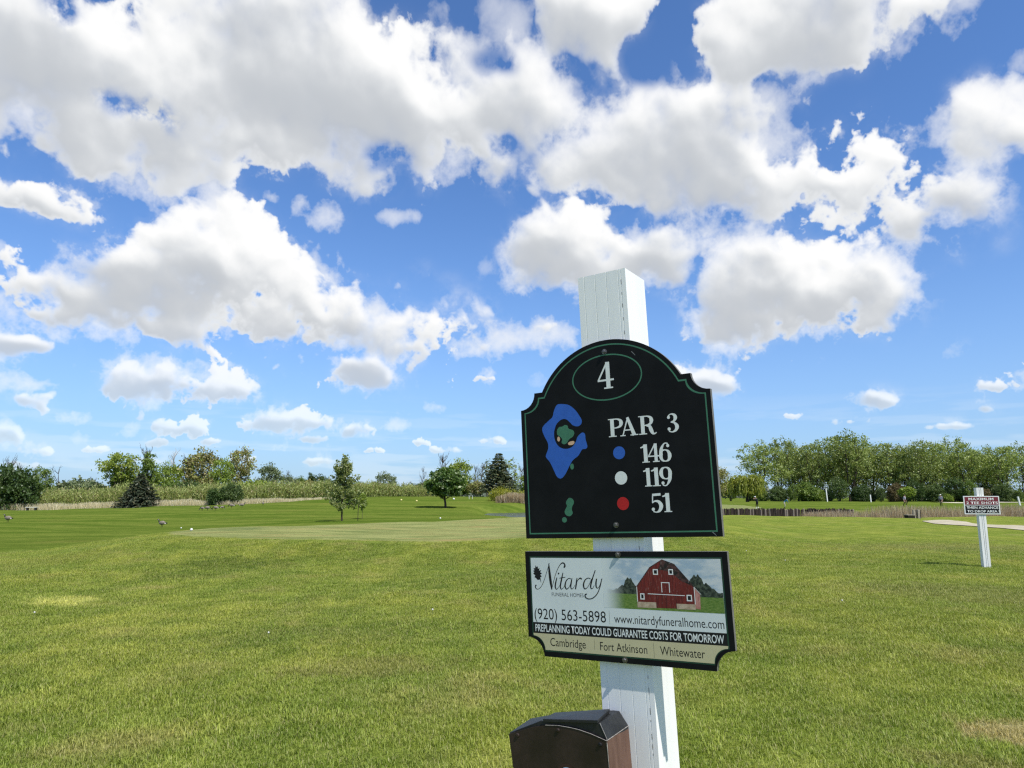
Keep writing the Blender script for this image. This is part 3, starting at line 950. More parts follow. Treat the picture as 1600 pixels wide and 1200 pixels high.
wm, nt, out = material('pond_water')
wco = nt.nodes.new('ShaderNodeNewGeometry').outputs['Position']
wp_ = principled(nt, out, (0.055, 0.062, 0.060), 0.16, 0.5)
bump(nt, wp_, noise(nt, vmth(nt, 'MULTIPLY', wco, (0.6, 2.5, 1)), 1.5, 4, 0.6), 1.0, 0.35)
cen = POND.mean(0)
wv = []
for (x, y) in POND:
    d = np.array([x, y]) - cen
    wv.append((x + d[0] / np.hypot(*d) * 1.2, y + d[1] / np.hypot(*d) * 1.2))
b2 = bmesh.new()
b2.faces.new([b2.verts.new((x, y, WATER_Z)) for x, y in wv])
bmesh.ops.triangulate(b2, faces=b2.faces[:])
for fc in b2.faces:
    fc.normal_update()
    if fc.normal.z < 0:
        fc.normal_flip()
me = bpy.data.meshes.new('pond_water'); b2.to_mesh(me); b2.free()
tag(link('pond_water', me, None, wm), kind='structure')

sm, nt, out = material('crushed_stone')
sc_ = objco(nt)
c_ = mixc(nt, smap(nt, noise(nt, sc_, 0.8, 6, 0.65), 0.35, 0.65), (0.38, 0.335, 0.235), (0.48, 0.43, 0.31))
p = principled(nt, out, c_, 0.95, 0.1)
bump(nt, p, noise(nt, sc_, 14, 4, 0.6), 0.4, 0.02)
pathc = [(1441, 815.5), (1452, 813), (1470, 812.2), (1484, 812.5), (1492, 814.5), (1520, 818.3), (1560, 821), (1610, 824.5), (1680, 829), (1800, 836)]
pathb = [(1800, 846), (1680, 836), (1610, 829.5), (1560, 825.5), (1520, 822.3), (1485, 819.5), (1460, 817.8)]
def flat_hit(px, row, z=0.02):
    r = ray(px, row)
    t = (z - CAM_Z) / r.z
    return (r.x * t, r.y * t)
sheet('path', [flat_hit(*q) for q in pathc + pathb], 2.0, 0.03, sm)
bsm = plain('bunker_sand', (0.62, 0.56, 0.42), 0.95, 0.1, 0.1, 2.0)
def oval(px, y, rx, ry, rot=0.0, n=20, seed=0):
    p = at(px, y)
    rg = random.Random(seed)
    out_ = []
    for k in range(n):
        a = 2 * math.pi * k / n
        q = 1 + 0.18 * math.sin(3 * a + seed) + 0.08 * rg.uniform(-1, 1)
        x, yy = rx * q * math.cos(a), ry * q * math.sin(a)
        out_.append((p.x + x * math.cos(rot) - yy * math.sin(rot), p.y + x * math.sin(rot) + yy * math.cos(rot)))
    return out_
sheet('bunker_sand', oval(1505, 128, 4.2, 5.5, seed=1), 1.5, 0.06, bsm)
sheet('bunker_sand', oval(1590, 142, 6.0, 5.0, seed=2), 1.5, 0.06, bsm)
sheet('bunker_sand', oval(1560, 165, 5.0, 4.0, seed=4), 1.5, 0.06, bsm)
sheet('bunker_sand', oval(1186, 91, 2.2, 1.1, seed=3), 0.8, 0.05, bsm)
pgm, nt, out = material('putting_green')
pc_ = objco(nt)
principled(nt, out, mixc(nt, smap(nt, noise(nt, pc_, 0.5, 4, .6), .35, .65), (0.17, 0.20, 0.055), (0.215, 0.225, 0.08)), 0.9, 0.1)
sheet('putting_green', oval(1105, 106, 8.0, 9.0, seed=5), 1.5, 0.04, pgm)

# ------------------------------------------------------------------ the tee sign
SIGN_M = Matrix(((0.848266, 0.528070, -0.039848), (-0.528151, 0.849099, 0.009319), (0.038756, 0.013141, 0.999162)))
SIGN_O = Vector((0.2259, 1.5592, 1.5126))      # middle of the lower edge of the hole board
SIGN_B = SIGN_M.to_4x4(); SIGN_B.translation = SIGN_O

white_m, nt, out = material('white_vinyl')
wc = objco(nt)
wn = noise(nt, vmth(nt, 'MULTIPLY', wc, (30, 30, 3)), 1.0, 6, 0.65)
wcol = mixc(nt, smap(nt, wn, 0.35, 0.75), (0.83, 0.825, 0.80), (0.77, 0.765, 0.735))
sp = noise(nt, wc, 60.0, 5, 0.7)
wcol = mixc(nt, mth(nt, 'MULTIPLY', smap(nt, sp, 0.66, 0.74), 0.35), wcol, (0.45, 0.43, 0.38))
p = principled(nt, out, wcol, 0.42, 0.4)
black_m, nt, out = material('black_board')
bcn = objco(nt)
scr = noise(nt, vmth(nt, 'MULTIPLY', bcn, (9, 9, 60)), 3.0, 6, 0.75)
bcol = mixc(nt, smap(nt, noise(nt, bcn, 14, 6, 0.65), 0.3, 0.75), (0.0040, 0.0043, 0.0046), (0.0080, 0.0085, 0.0090))
bcol = mixc(nt, mth(nt, 'MULTIPLY', smap(nt, scr, 0.70, 0.76), 0.25), bcol, (0.06, 0.06, 0.06))
p = principled(nt, out, bcol, smap(nt, noise(nt, bcn, 25, 4, 0.6), 0.3, 0.7, 0.52, 0.66, False), 0.14)
edge_m = plain('board_edge', (0.13, 0.125, 0.11), 0.6, 0.3, 0.25, 60)
M_green = plain('green_print', (0.048, 0.165, 0.095), 0.5, 0.3, 0.12, 50)
M_deepgreen = plain('dark_green_print', (0.014, 0.050, 0.028), 0.5, 0.3, 0.12, 50)
M_letter = plain('pale_lettering', (0.68, 0.70, 0.66), 0.5, 0.3, 0.06, 80)
M_blue = plain('blue_print', (0.026, 0.105, 0.42), 0.5, 0.3, 0.08, 60)
M_tan = plain('tan_print', (0.58, 0.38, 0.24), 0.5, 0.3, 0.08, 60)
M_red = plain('red_print', (0.42, 0.012, 0.012), 0.5, 0.3, 0.08, 60)
M_ink = plain('black_ink', (0.010, 0.010, 0.011), 0.5, 0.25, 0.1, 60)
M_paper = plain('pale_print', (0.60, 0.64, 0.62), 0.45, 0.3, 0.05, 9)
M_sand = plain('beige_print', (0.50, 0.45, 0.27), 0.45, 0.3, 0.04, 20)
M_bolt = plain('bolt_steel', (0.16, 0.15, 0.14), 0.38, 0.5, 0.35, 300, 0.85)

def pts(txt):
    v = [float(t) for t in txt.split()]
    return list(zip(v[::2], v[1::2]))

def flat_poly(name, polys, mat, parent, y, th=0.0):
    """flat shapes in the plane of a board, y metres behind its face (negative: proud of it)"""
    b = bmesh.new()
    for k, P in enumerate(polys):
        vs = [b.verts.new((x, y - 0.0000005 * k, z)) for x, z in P]
        try:
            b.faces.new(vs)
        except ValueError:
            pass
    b.normal_update()
    for f in b.faces:
        if f.normal.y > 0:
            f.normal_flip()
    bmesh.ops.triangulate(b, faces=b.faces[:])
    if th:
        ret = bmesh.ops.extrude_face_region(b, geom=b.faces[:])
        for v in ret['geom']:
            if isinstance(v, bmesh.types.BMVert):
                v.co.y += th
        bmesh.ops.recalc_face_normals(b, faces=b.faces[:])
    me = bpy.data.meshes.new(name)
    b.to_mesh(me); b.free()
    return link(name, me, parent, mat)

def ellipse(cx, cz, rx, rz, n=40):
    return [(cx + rx * math.cos(2 * math.pi * k / n), cz + rz * math.sin(2 * math.pi * k / n)) for k in range(n)]

def catmull(P, n=8, closed=False):
    out = []
    m = len(P)
    for i in range(m if closed else m - 1):
        p0 = P[(i - 1) % m] if closed or i > 0 else P[0]
        p1, p2 = P[i], P[(i + 1) % m]
        p3 = P[(i + 2) % m] if closed or i + 2 < m else P[-1]
        for k in range(n):
            t = k / n
            out.append(tuple(0.5 * (2 * b + (c - a) * t + (2 * a - 5 * b + 4 * c - d) * t * t + (3 * b - a - 3 * c + d) * t ** 3)
                             for a, b, c, d in zip(p0, p1, p2, p3)))
    if not closed:
        out.append(tuple(P[-1]))
    return out

def ribbon(P, n=7, closed=False, straight=False):
    """a pen stroke: points (x, z, half width) -> list of quads"""
    S = list(P) if straight else catmull(P, n, closed)
    L, Rr = [], []
    m = len(S)
    for i, (x, z, w) in enumerate(S):
        a = S[(i - 1) % m] if closed else S[max(i - 1, 0)]
        c = S[(i + 1) % m] if closed else S[min(i + 1, m - 1)]
        dx, dz = c[0] - a[0], c[1] - a[1]
        l = math.hypot(dx, dz) or 1
        L.append((x - dz / l * w, z + dx / l * w)); Rr.append((x + dz / l * w, z - dx / l * w))
    q = []
    for i in range(m if closed else m - 1):
        j = (i + 1) % m
        q.append([L[i], L[j], Rr[j], Rr[i]])
    return q

def rect(x0, z0, x1, z1):
    return [(x0, z0), (x1, z0), (x1, z1), (x0, z1)]

def glyph(ch):
    """bold high-contrast serif capitals and figures, cap height 1 -> (list of polygons, width)"""
    S = lambda *P: ribbon(P)
    T = lambda *P: ribbon(P, straight=True)
    six = S((.13, .34, .10), (.17, .66, .085), (.33, .93, .035), (.46, .97, .03), (.56, .93, .035)) + [ellipse(.55, .83, .085, .09, 14)] + \
        ribbon([(.12, .31, .10), (.20, .56, .06), (.38, .61, .03), (.55, .52, .07), (.62, .31, .105), (.55, .08, .07), (.37, .005, .03), (.19, .08, .065)], closed=True)
    if ch == '1':
        return T((.30, 0, .10), (.30, 1, .10)) + S((.28, .98, .035), (.18, .87, .045), (.04, .83, .03)) + [rect(.10, -.004, .50, .05)], .50
    if ch == '4':
        return T((.52, 0, .10), (.52, 1, .10)) + T((.50, .99, .04), (.03, .33, .035)) + T((.0, .32, .035), (.80, .32, .035)) + [rect(.30, -.004, .74, .05)], .80
    if ch == '6':
        return six, .72
    if ch == '9':
        return [[(.72 - x, .98 - z) for x, z in P] for P in six], .72
    if ch == '5':
        return T((.13, .93, .065), (.58, .95, .065)) + T((.15, .92, .03), (.12, .50, .03)) + \
            S((.11, .50, .03), (.24, .59, .04), (.45, .56, .075), (.57, .34, .105), (.48, .09, .075), (.30, .00, .03), (.14, .05, .035)) + [ellipse(.14, .16, .085, .09, 14)], .68
    if ch == '3':
        return S((.13, .88, .03), (.30, .97, .03), (.48, .90, .075), (.53, .75, .10), (.44, .59, .055), (.26, .53, .03)) + \
            S((.26, .535, .03), (.46, .48, .055), (.59, .28, .105), (.50, .08, .07), (.30, .0, .03), (.13, .06, .035)) + [ellipse(.15, .80, .085, .085, 14), ellipse(.14, .17, .09, .09, 14)], .70
    bowl = S((.24, .97, .032), (.52, .965, .035), (.70, .88, .075), (.75, .735, .105), (.69, .57, .07), (.50, .49, .035), (.24, .48, .032))
    if ch == 'P':
        return T((.24, 0, .105), (.24, 1, .105)) + bowl + [rect(.02, -.004, .46, .05), rect(.02, .952, .24, 1.004)], .86
    if ch == 'R':
        return T((.24, 0, .105), (.24, 1, .105)) + bowl + S((.44, .48, .05), (.62, .42, .08), (.70, .22, .105), (.78, .04, .075), (.90, .0, .035), (.99, .06, .028)) + \
            [rect(.02, -.004, .46, .05), rect(.02, .952, .24, 1.004)], 1.0
    if ch == 'A':
        return T((.14, 0, .034), (.48, 1, .034)) + T((.455, 1, .075), (.80, 0, .105)) + T((.24, .31, .032), (.72, .31, .032)) + [rect(.0, -.004, .30, .05), rect(.58, -.004, 1.02, .05)], 1.02
    return [], .5

def serif(name, spec, parent, y, mat):
    """spec: (character, x left, x right, baseline, cap height)"""
    polys = []
    for ch, x0, x1, zb, h in spec:
        P, w = glyph(ch)
        k = (x1 - x0) / w
        polys += [[(x0 + x * k, zb + z * h) for x, z in q] for q in P]
    return flat_poly(name, polys, mat, parent, y)

def type_set(name, txt, x0, x1, z0, z1, parent, y, mat, bold=0.0):
    """sans-serif line squeezed between x0..x1; z0 baseline, z1 cap height"""
    cu = bpy.data.curves.new(name, 'FONT')
    cu.body = txt
    cu.offset = bold
    cu.resolution_u = 4
    t = bpy.data.objects.new(name, cu)
    C.objects.link(t)
    bpy.context.view_layer.update()
    me = bpy.data.meshes.new_from_object(t.evaluated_get(bpy.context.evaluated_depsgraph_get()))
    C.objects.unlink(t); bpy.data.objects.remove(t)
    n = len(me.vertices)
    co = np.empty(n * 3, np.float32); me.vertices.foreach_get('co', co); co = co.reshape(-1, 3)
    cap = 0.70 if not hasattr(type_set, 'cap') else type_set.cap
    kx = (x1 - x0) / (co[:, 0].max() - co[:, 0].min())
    kz = (z1 - z0) / cap
    new = np.stack([x0 + (co[:, 0] - co[:, 0].min()) * kx, np.full(n, y), z0 + co[:, 1] * kz], 1)
    me.vertices.foreach_set('co', new.astype(np.float32).ravel())
    me.name = name
    me.materials.clear()
    me.update()
    b = bmesh.new(); b.from_mesh(me)
    b.normal_update()
    if b.faces and sum(f.normal.y for f in b.faces) > 0:
        bmesh.ops.reverse_faces(b, faces=b.faces[:])
    b.to_mesh(me); b.free()
    return link(name, me, parent, mat)

# height of a capital in the built-in typeface
_cu = bpy.data.curves.new('gauge', 'FONT'); _cu.body = 'H'
_o = bpy.data.objects.new('gauge', _cu); C.objects.link(_o); bpy.context.view_layer.update()
type_set.cap = _o.dimensions.y or 0.7
C.objects.unlink(_o); bpy.data.objects.remove(_o); bpy.data.curves.remove(_cu)

base_z = -SIGN_O.z - 0.03
sign = empty('tee_sign')
sign.matrix_world = SIGN_B @ Matrix.Translation((-0.0043, 0.07, base_z / 1.0))
tag(sign, 'tall white post carrying the black hole board and the funeral home advert', 'sign')
OFF = Vector((0.0043, -0.07, -base_z))           # board coordinates -> coordinates of the sign's foot

def on_sign(o):
    o.location = OFF
    return o

# post: white sleeve with grooves down its face
W0, W1_, PT, PD = -0.0637, 0.0551, 0.012, 0.117
wd = W1_ - W0
prof = [(W0, PT)]
for fr in (0.13, 0.363, 0.60, 0.847, 0.905):
    x = W0 + wd * fr
    prof += [(x - 0.0009, PT), (x - 0.0003, PT + 0.0009), (x + 0.0003, PT + 0.0009), (x + 0.0009, PT)]
prof += [(W1_, PT), (W1_, PT + PD), (W0, PT + PD)]
b = bmesh.new()
lo = [b.verts.new((x, y, base_z)) for x, y in prof]
hi = [b.verts.new((x, y, 0.5965)) for x, y in prof]
for i in range(len(prof)):
    j = (i + 1) % len(prof)
    b.faces.new((lo[i], lo[j], hi[j], hi[i]))
b.faces.new(hi); b.faces.new(lo[::-1])
bmesh.ops.recalc_face_normals(b, faces=b.faces[:])
me = bpy.data.meshes.new('post'); b.to_mesh(me); b.free()
post = on_sign(link('post', me, sign, white_m))
# dark broken seam along the last groove
rg = random.Random(5)
sm_ = MB()
z = -0.95
while z < 0.59:
    l = rg.uniform(0.004, 0.016)
    x = W0 + wd * 0.905 + rg.uniform(-.0003, .0003)
    sm_.box((x - 0.0004, PT - 0.0001, z), (x + 0.0004, PT + 0.002, z + l * .8))
    z += l + rg.uniform(0.006, 0.03)
tag(sm_.build('seam', plain('grimy_seam', (.16, .15, .14), .8, .2), post), kind='stuff')

def board(name, outline, th, parent):
    o = flat_poly(name, [outline], black_m, parent, 0.0, th)
    o.data.materials.append(edge_m)
    for f in o.data.polygons:
        if abs(f.normal.y) < 0.5:
            f.material_index = 1
    return o

# hole board: arched top with stepped shoulders and scooped corners
def arc(cx, cz, r, a0, a1, n):
    return [(cx + r * math.cos(R(a0 + (a1 - a0) * k / n)), cz + r * math.sin(R(a0 + (a1 - a0) * k / n))) for k in range(n + 1)]
def hole_outline(d):
    """outline drawn d metres inside the edge"""
    w = 0.2272 - d
    sh = 0.2980 - d * 0.75
    R_ = 0.1905 - d
    az_ = 0.2450
    zs = 0.3355 - d * 1.2
    x_in = math.sqrt(max(R_ * R_ - (zs - az_) ** 2, 0))
    P = [(-w, 0.0 + d), (w, 0.0 + d), (w, sh)]
    # scoop on the shoulder
    sx = 0.1885 - d
    for k in range(1, 9):
        a = R(270 - 90 * k / 8)
        P.append((w + (w - sx) * math.cos(a) * 1.0, zs + (zs - sh) * math.sin(a)))
    ang0 = math.degrees(math.atan2(zs - az_, x_in))
    P += arc(0, az_, R_, ang0, 180 - ang0, 36)
    for k in range(0, 9):
        a = R(-90 * k / 8)
        P.append((-w - (w - sx) * math.cos(R(180) - a) * -1.0 * -1.0 if False else -(w + (w - sx) * math.cos(R(180 + 90 * k / 8))), zs + (zs - sh) * math.sin(R(180 + 90 * k / 8))))
    return P
hb = on_sign(board('hole_board', hole_outline(0.0), 0.0115, sign))
def ring(o, i):
    n = len(o)
    return [[o[k], o[(k + 1) % n], i[(k + 1) % n], i[k]] for k in range(n)]
flat_poly('border_line', ring(hole_outline(0.0095), hole_outline(0.0125)), M_green, hb, -0.000060)
flat_poly('oval_line', ring(ellipse(-0.0020, 0.3508, 0.0850, 0.0523, 64), ellipse(-0.0020, 0.3508, 0.0820, 0.0493, 64)), M_green, hb, -0.000060)
serif('hole_number', [('4', -0.0232, 0.0160, 0.3250, 0.0600)], hb, -0.000060, M_letter)
serif('par_lettering', [('P', -0.0052, 0.0310, 0.2167, 0.0396), ('A', 0.0228, 0.0645, 0.2164, 0.0400), ('R', 0.0660, 0.1060, 0.2160, 0.0398)], hb, -0.000060, M_letter)
serif('par_figure', [('3', 0.1285, 0.1555, 0.2160, 0.0390)], hb, -0.000060, M_letter)
serif('back_distance', [('1', 0.0650, 0.0862, 0.1560, 0.0385), ('4', 0.0830, 0.1100, 0.1560, 0.0388), ('6', 0.1065, 0.1345, 0.1560, 0.0390)], hb, -0.000060, M_letter)
serif('middle_distance', [('1', 0.0678, 0.0880, 0.1056, 0.0385), ('1', 0.0855, 0.1065, 0.1053, 0.0388), ('9', 0.1050, 0.1335, 0.1052, 0.0390)], hb, -0.000060, M_letter)
serif('forward_distance', [('5', 0.0805, 0.1085, 0.0515, 0.0385), ('1', 0.1060, 0.1270, 0.0512, 0.0388)], hb, -0.000060, M_letter)
flat_poly('blue_dot', [ellipse(0.0172, 0.1810, 0.0140, 0.0140)], M_blue, hb, -0.000060)
flat_poly('white_dot', [ellipse(0.0180, 0.1266, 0.0143, 0.0143)], M_letter, hb, -0.000060)
flat_poly('red_dot', [ellipse(0.0187, 0.0718, 0.0138, 0.0138)], M_red, hb, -0.000060)
POND_T = "-0.1297 0.3019 -0.1159 0.3025 -0.0979 0.2977 -0.0830 0.2848 -0.0728 0.2697 -0.0681 0.2592 -0.0717 0.2507 -0.0808 0.2476 -0.0917 0.2514 -0.0981 0.2580 -0.1066 0.2657 -0.1156 0.2678 -0.1259 0.2639 -0.1347 0.2553 -0.1401 0.2415 -0.1408 0.2294 -0.1378 0.2170 -0.1306 0.2063 -0.1196 0.2002 -0.1061 0.1992 -0.0946 0.2036 -0.0865 0.2129 -0.0814 0.2236 -0.0729 0.2309 -0.0662 0.2323 -0.0621 0.2276 -0.0615 0.2169 -0.0591 0.2068 -0.0582 0.1996 -0.0629 0.1953 -0.0708 0.1950 -0.0765 0.1884 -0.0827 0.1809 -0.0965 0.1719 -0.1063 0.1587 -0.1161 0.1434 -0.1257 0.1340 -0.1334 0.1336 -0.1403 0.1399 -0.1473 0.1551 -0.1555 0.1717 -0.1642 0.1824 -0.1648 0.1885 -0.1585 0.2023 -0.1586 0.2166 -0.1662 0.2315 -0.1715 0.2463 -0.1682 0.2563 -0.1525 0.2680 -0.1428 0.2753 -0.1384 0.2884"
flat_poly('pond_map', [catmull(pts(POND_T), 4, True)], M_blue, hb, -0.000060)
flat_poly('green_map', [catmull(pts("-0.1315 0.2456 -0.1258 0.2504 -0.1189 0.2506 -0.1119 0.2536 -0.1052 0.2514 -0.1025 0.2443 -0.0924 0.2402 -0.0888 0.2331 -0.0933 0.2254 -0.1026 0.2202 -0.1075 0.2138 -0.1154 0.2096 -0.1224 0.2137 -0.1206 0.2216 -0.1248 0.2272 -0.1323 0.2327 -0.1333 0.2389"), 4, True)], M_green, hb, -0.000060)
flat_poly('bunker_map', [catmull(pts("-0.1063 0.2113 -0.1007 0.2148 -0.0917 0.2153 -0.0897 0.2112 -0.0944 0.2071 -0.1034 0.2070"), 4, True)], M_tan, hb, -0.000120)
flat_poly('bunker_map', [ellipse(-0.1297, 0.2228, 0.0037, 0.0056, 20)], M_tan, hb, -0.000120)
flat_poly('tee_map', [ellipse(-0.0991, 0.1582, 0.0046, 0.0068, 20)], M_green, hb, -0.000060)
flat_poly('tee_map', [catmull(pts("-0.1175 0.0824 -0.1104 0.0888 -0.1017 0.0857 -0.0991 0.0778 -0.1036 0.0702 -0.1054 0.0625 -0.1036 0.0547 -0.1106 0.0483 -0.1194 0.0501 -0.1239 0.0572 -0.1208 0.0649 -0.1173 0.0707 -0.1191 0.0774"), 4, True)], M_green, hb, -0.000060)
flat_poly('tee_map', [ellipse(-0.1253, 0.0405, 0.0062, 0.0060, 24)], M_green, hb, -0.000060)
# the nicks of wear near the lower corner and on the arch
worn_m = plain('worn_plastic', (0.2, 0.2, 0.2), 0.6, 0.3, 0.2, 200)
for P_ in ([(0.2045, 0.0105), (0.2065, 0.0112), (0.2150, 0.0022), (0.2143, 0.0018)], [(0.061, 0.400), (0.0625, 0.4006), (0.0705, 0.3905), (0.0695, 0.3903)],
           [(-0.072, 0.4085), (-0.071, 0.4095), (-0.063, 0.4128), (-0.064, 0.4117)]):
    flat_poly('scratch', [P_], worn_m, hb, -0.000060)


def bolt(x, z, parent):
    t = MB()
    t.tube([(x, -0.0001, z), (x, -0.0018, z)], 0.0062, 20)
    t.tube([(x, -0.0018, z), (x, -0.0040, z), (x, -0.0052, z)], [0.0047, 0.0046, 0.0030], 6)
    t.tube([(x, -0.0052, z), (x, -0.0062, z)], 0.0022, 10)
    return t.build('bolt', M_bolt, parent)
bolt(-0.0021, 0.4087, hb)
bolt(0.0001, 0.0269, hb)

# advert board: square top corners, scooped lower corners
def ad_outline(d):
    w = 0.2322 - d
    zt, zs, zb = -0.0290 - d, -0.2170 + d * 0.25, -0.2571 + d
    nx = 0.1928 - d * 0.25
    P = [(-w, zt)]
    lft, rgt = [], []
    for k in range(9):
        a = R(90 * k / 8)
        rgt.append((w - (w - nx) * math.sin(a), zb + (zs - zb) * math.cos(a)))
    P = [(-w, zt), (w, zt)]
    cv = []
    for k in range(9):
        a = R(90 + 90 * k / 8)                           # scoop centred on the missing corner
        cv.append((w + (w - nx) * math.cos(a), zb + (zs - zb) * math.sin(a)))
    P += cv
    P += [(-x, z) for x, z in cv[::-1]]
    return P[::-1]
ab = on_sign(board('advert_board', ad_outline(0.0), 0.0115, sign))
flat_poly('border_line', [ad_outline(0.0112)], M_deepgreen, ab, -0.000060)
flat_poly('black_band', [ad_outline(0.0140)], M_ink, ab, -0.000100)
inn = ad_outline(0.0142)
zl = -0.1845
flat_poly('pale_panel', [[(-0.2180, -0.0432), (0.2180, -0.0432), (0.2180, zl), (-0.2180, zl)]], M_paper, ab, -0.000140)
low = [(x, z) for x, z in inn if z < -0.205]
low = [(-0.2085, -0.2082)] + [q for q in low if q[0] < 0 and abs(q[0]) < 0.2085][::1][:0] + []
cvR = [q for q in ad_outline(0.0142) if q[0] > 0 and q[1] < -0.2082]
cvR = sorted(cvR, key=lambda q: -q[1])
panel = [(cvR[0][0] + 0.001, -0.2082)] + cvR
panel = [(-x, z) for x, z in panel] + panel[::-1]
flat_poly('beige_panel', [panel], M_sand, ab, -0.000140)

# printed picture of a barn
def print_mat(name, c1, c2, scale, stretch=(1, 1, 1), fade=True, sharp=(0.4, 0.6), c3=None):
    m, nt, out = material(name)
    co = objco(nt)
    n = noise(nt, vmth(nt, 'MULTIPLY', co, stretch), scale, 6, 0.62)
    c = mixc(nt, smap(nt, n, *sharp), c1, c2)
    if c3 is not None:
        n2 = noise(nt, vmth(nt, 'ADD', vmth(nt, 'MULTIPLY', co, stretch), (3, 1, 2)), scale * 2.2, 5, 0.65)
        c = mixc(nt, smap(nt, n2, 0.60, 0.68), c, c3)
    if fade:
        s = nt.nodes.new('ShaderNodeSeparateXYZ')
        nt.links.new(co, s.inputs[0])
        c = mixc(nt, smap(nt, s.outputs[0], -0.040, 0.012), (0.60, 0.64, 0.62), c)
    principled(nt, out, c, 0.45, 0.3)
    return m
P_sky = print_mat('printed_sky', (0.33, 0.42, 0.49), (0.55, 0.58, 0.58), 16, (1, 1, 2.6))
P_tree = print_mat('printed_trees', (0.012, 0.018, 0.014), (0.07, 0.085, 0.06), 160)
P_field = print_mat('printed_field', (0.085, 0.16, 0.025), (0.15, 0.22, 0.05), 120, (1, 1, 3))
P_red = print_mat('printed_barn', (0.085, 0.010, 0.010), (0.17, 0.022, 0.018), 40, (12, 1, 0.7), False, (0.35, 0.65), (0.33, 0.24, 0.21))
P_roof = print_mat('printed_roof', (0.016, 0.012, 0.012), (0.08, 0.035, 0.032), 90, (1, 1, 1), False, (0.42, 0.6), (0.25, 0.22, 0.20))
P_stone = print_mat('printed_stone', (0.34, 0.25, 0.17), (0.46, 0.36, 0.26), 90, (1, 1, 1), False)
P_pink = print_mat('printed_side_wall', (0.36, 0.14, 0.12), (0.48, 0.24, 0.20), 60, (4, 1, 1), False)
P_white = plain('printed_white', (0.66, 0.66, 0.63), 0.45, 0.3, 0.05, 60)
flat_poly('printed_sky', [rect(-0.0400, -0.1230, 0.2178, -0.0434)], P_sky, ab, -0.000180)
def treeline(x0, x1, z0, hf, seed, n=60):
    rg = random.Random(seed)
    ph = [rg.uniform(0, 6) for _ in range(4)]
    top = []
    for k in range(n + 1):
        t = k / n
        lump = abs(math.sin(9 * t + ph[0])) * .5 + abs(math.sin(17 * t + ph[1])) * .3 + abs(math.sin(31 * t + ph[2])) * .2
        top.append((x0 + (x1 - x0) * t, z0 + hf(t) * (0.72 + 0.40 * lump + 0.05 * rg.random())))
    return [(x0, z0)] + top + [(x1, z0)]
flat_poly('printed_trees', [treeline(-0.030, 0.040, -0.1180, lambda t: 0.010 + 0.023 * math.exp(-((t - .72) / .25) ** 2), 3)], P_tree, ab, -0.000220)
flat_poly('printed_trees', [treeline(0.140, 0.2176, -0.1190, lambda t: 0.008 + 0.034 * math.exp(-((t - .30) / .40) ** 2), 4)], P_tree, ab, -0.000220)
flat_poly('printed_field', [[(-0.0400, -0.1460), (0.2178, -0.1478), (0.2178, -0.1180), (-0.0400, -0.1155)]], P_field, ab, -0.000260)
flat_poly('printed_side_wall', [[(0.1600, -0.1405), (0.1705, -0.1415), (0.1715, -0.1105), (0.1600, -0.0985)]], P_pink, ab, -0.000300)
barn = [(0.0365, -0.1425), (0.0374, -0.1008), (0.0683, -0.0618), (0.0970, -0.0455), (0.1217, -0.0545), (0.1563, -0.0964), (0.1605, -0.0985), (0.1605, -0.1415)]
flat_poly('printed_barn', [barn], P_red, ab, -0.000340)
flat_poly('printed_roof', [[(0.0925, -0.0485), (0.0970, -0.0448), (0.1222, -0.0535), (0.1730, -0.1115), (0.1700, -0.1090), (0.1563, -0.0960), (0.1360, -0.0880), (0.1130, -0.0700), (0.0960, -0.0660), (0.0850, -0.0670), (0.0920, -0.0560)],
                           [(0.0330, -0.1020), (0.0374, -0.0990), (0.0683, -0.0608), (0.0970, -0.0443), (0.0968, -0.0460), (0.0688, -0.0628), (0.0384, -0.1010)]], P_roof, ab, -0.000380)
def frame(x0, z0, x1, z1, t):
    return [rect(x0, z0, x1, z0 + t), rect(x0, z1 - t, x1, z1), rect(x0, z0 + t, x0 + t, z1 - t), rect(x1 - t, z0 + t, x1, z1 - t)]
wins = ((0.0755, -0.0760, 0.0865, -0.0645), (0.1090, -0.0755, 0.1190, -0.0640), (0.0440, -0.1265, 0.0535, -0.1140), (0.1435, -0.1265, 0.1545, -0.1140))
fr = []
for w in wins:
    fr += frame(*w, 0.0022)
fr += frame(0.0915, -0.1125, 0.1095, -0.0905, 0.0016)[1:]
fr += [[(0.0610, -0.1138), (0.1400, -0.1152), (0.1400, -0.1166), (0.0610, -0.1152)], rect(0.0366, -0.1310, 0.0382, -0.1008), rect(0.1596, -0.1320, 0.1612, -0.0985),
       [(0.1605, -0.0985), (0.1735, -0.1125), (0.1735, -0.1135), (0.1605, -0.0998)]]
flat_poly('printed_window_frames', fr, P_white, ab, -0.000420)
for w in wins:
    flat_poly('printed_pane', [rect(w[0] + .0022, w[1] + .0022, w[2] - .0022, w[3] - .0022)], M_ink, ab, -0.000420)
for x in (0.0790, 0.1002, 0.1205):
    flat_poly('printed_door_line', [rect(x, -0.1428, x + .0005, -0.1160)], M_ink, ab, -0.000420)
for q in (rect(0.0366, -0.1428, 0.0780, -0.1312), rect(0.1215, -0.1428, 0.1606, -0.1322)):
    flat_poly('printed_stone', [q], P_stone, ab, -0.000460)

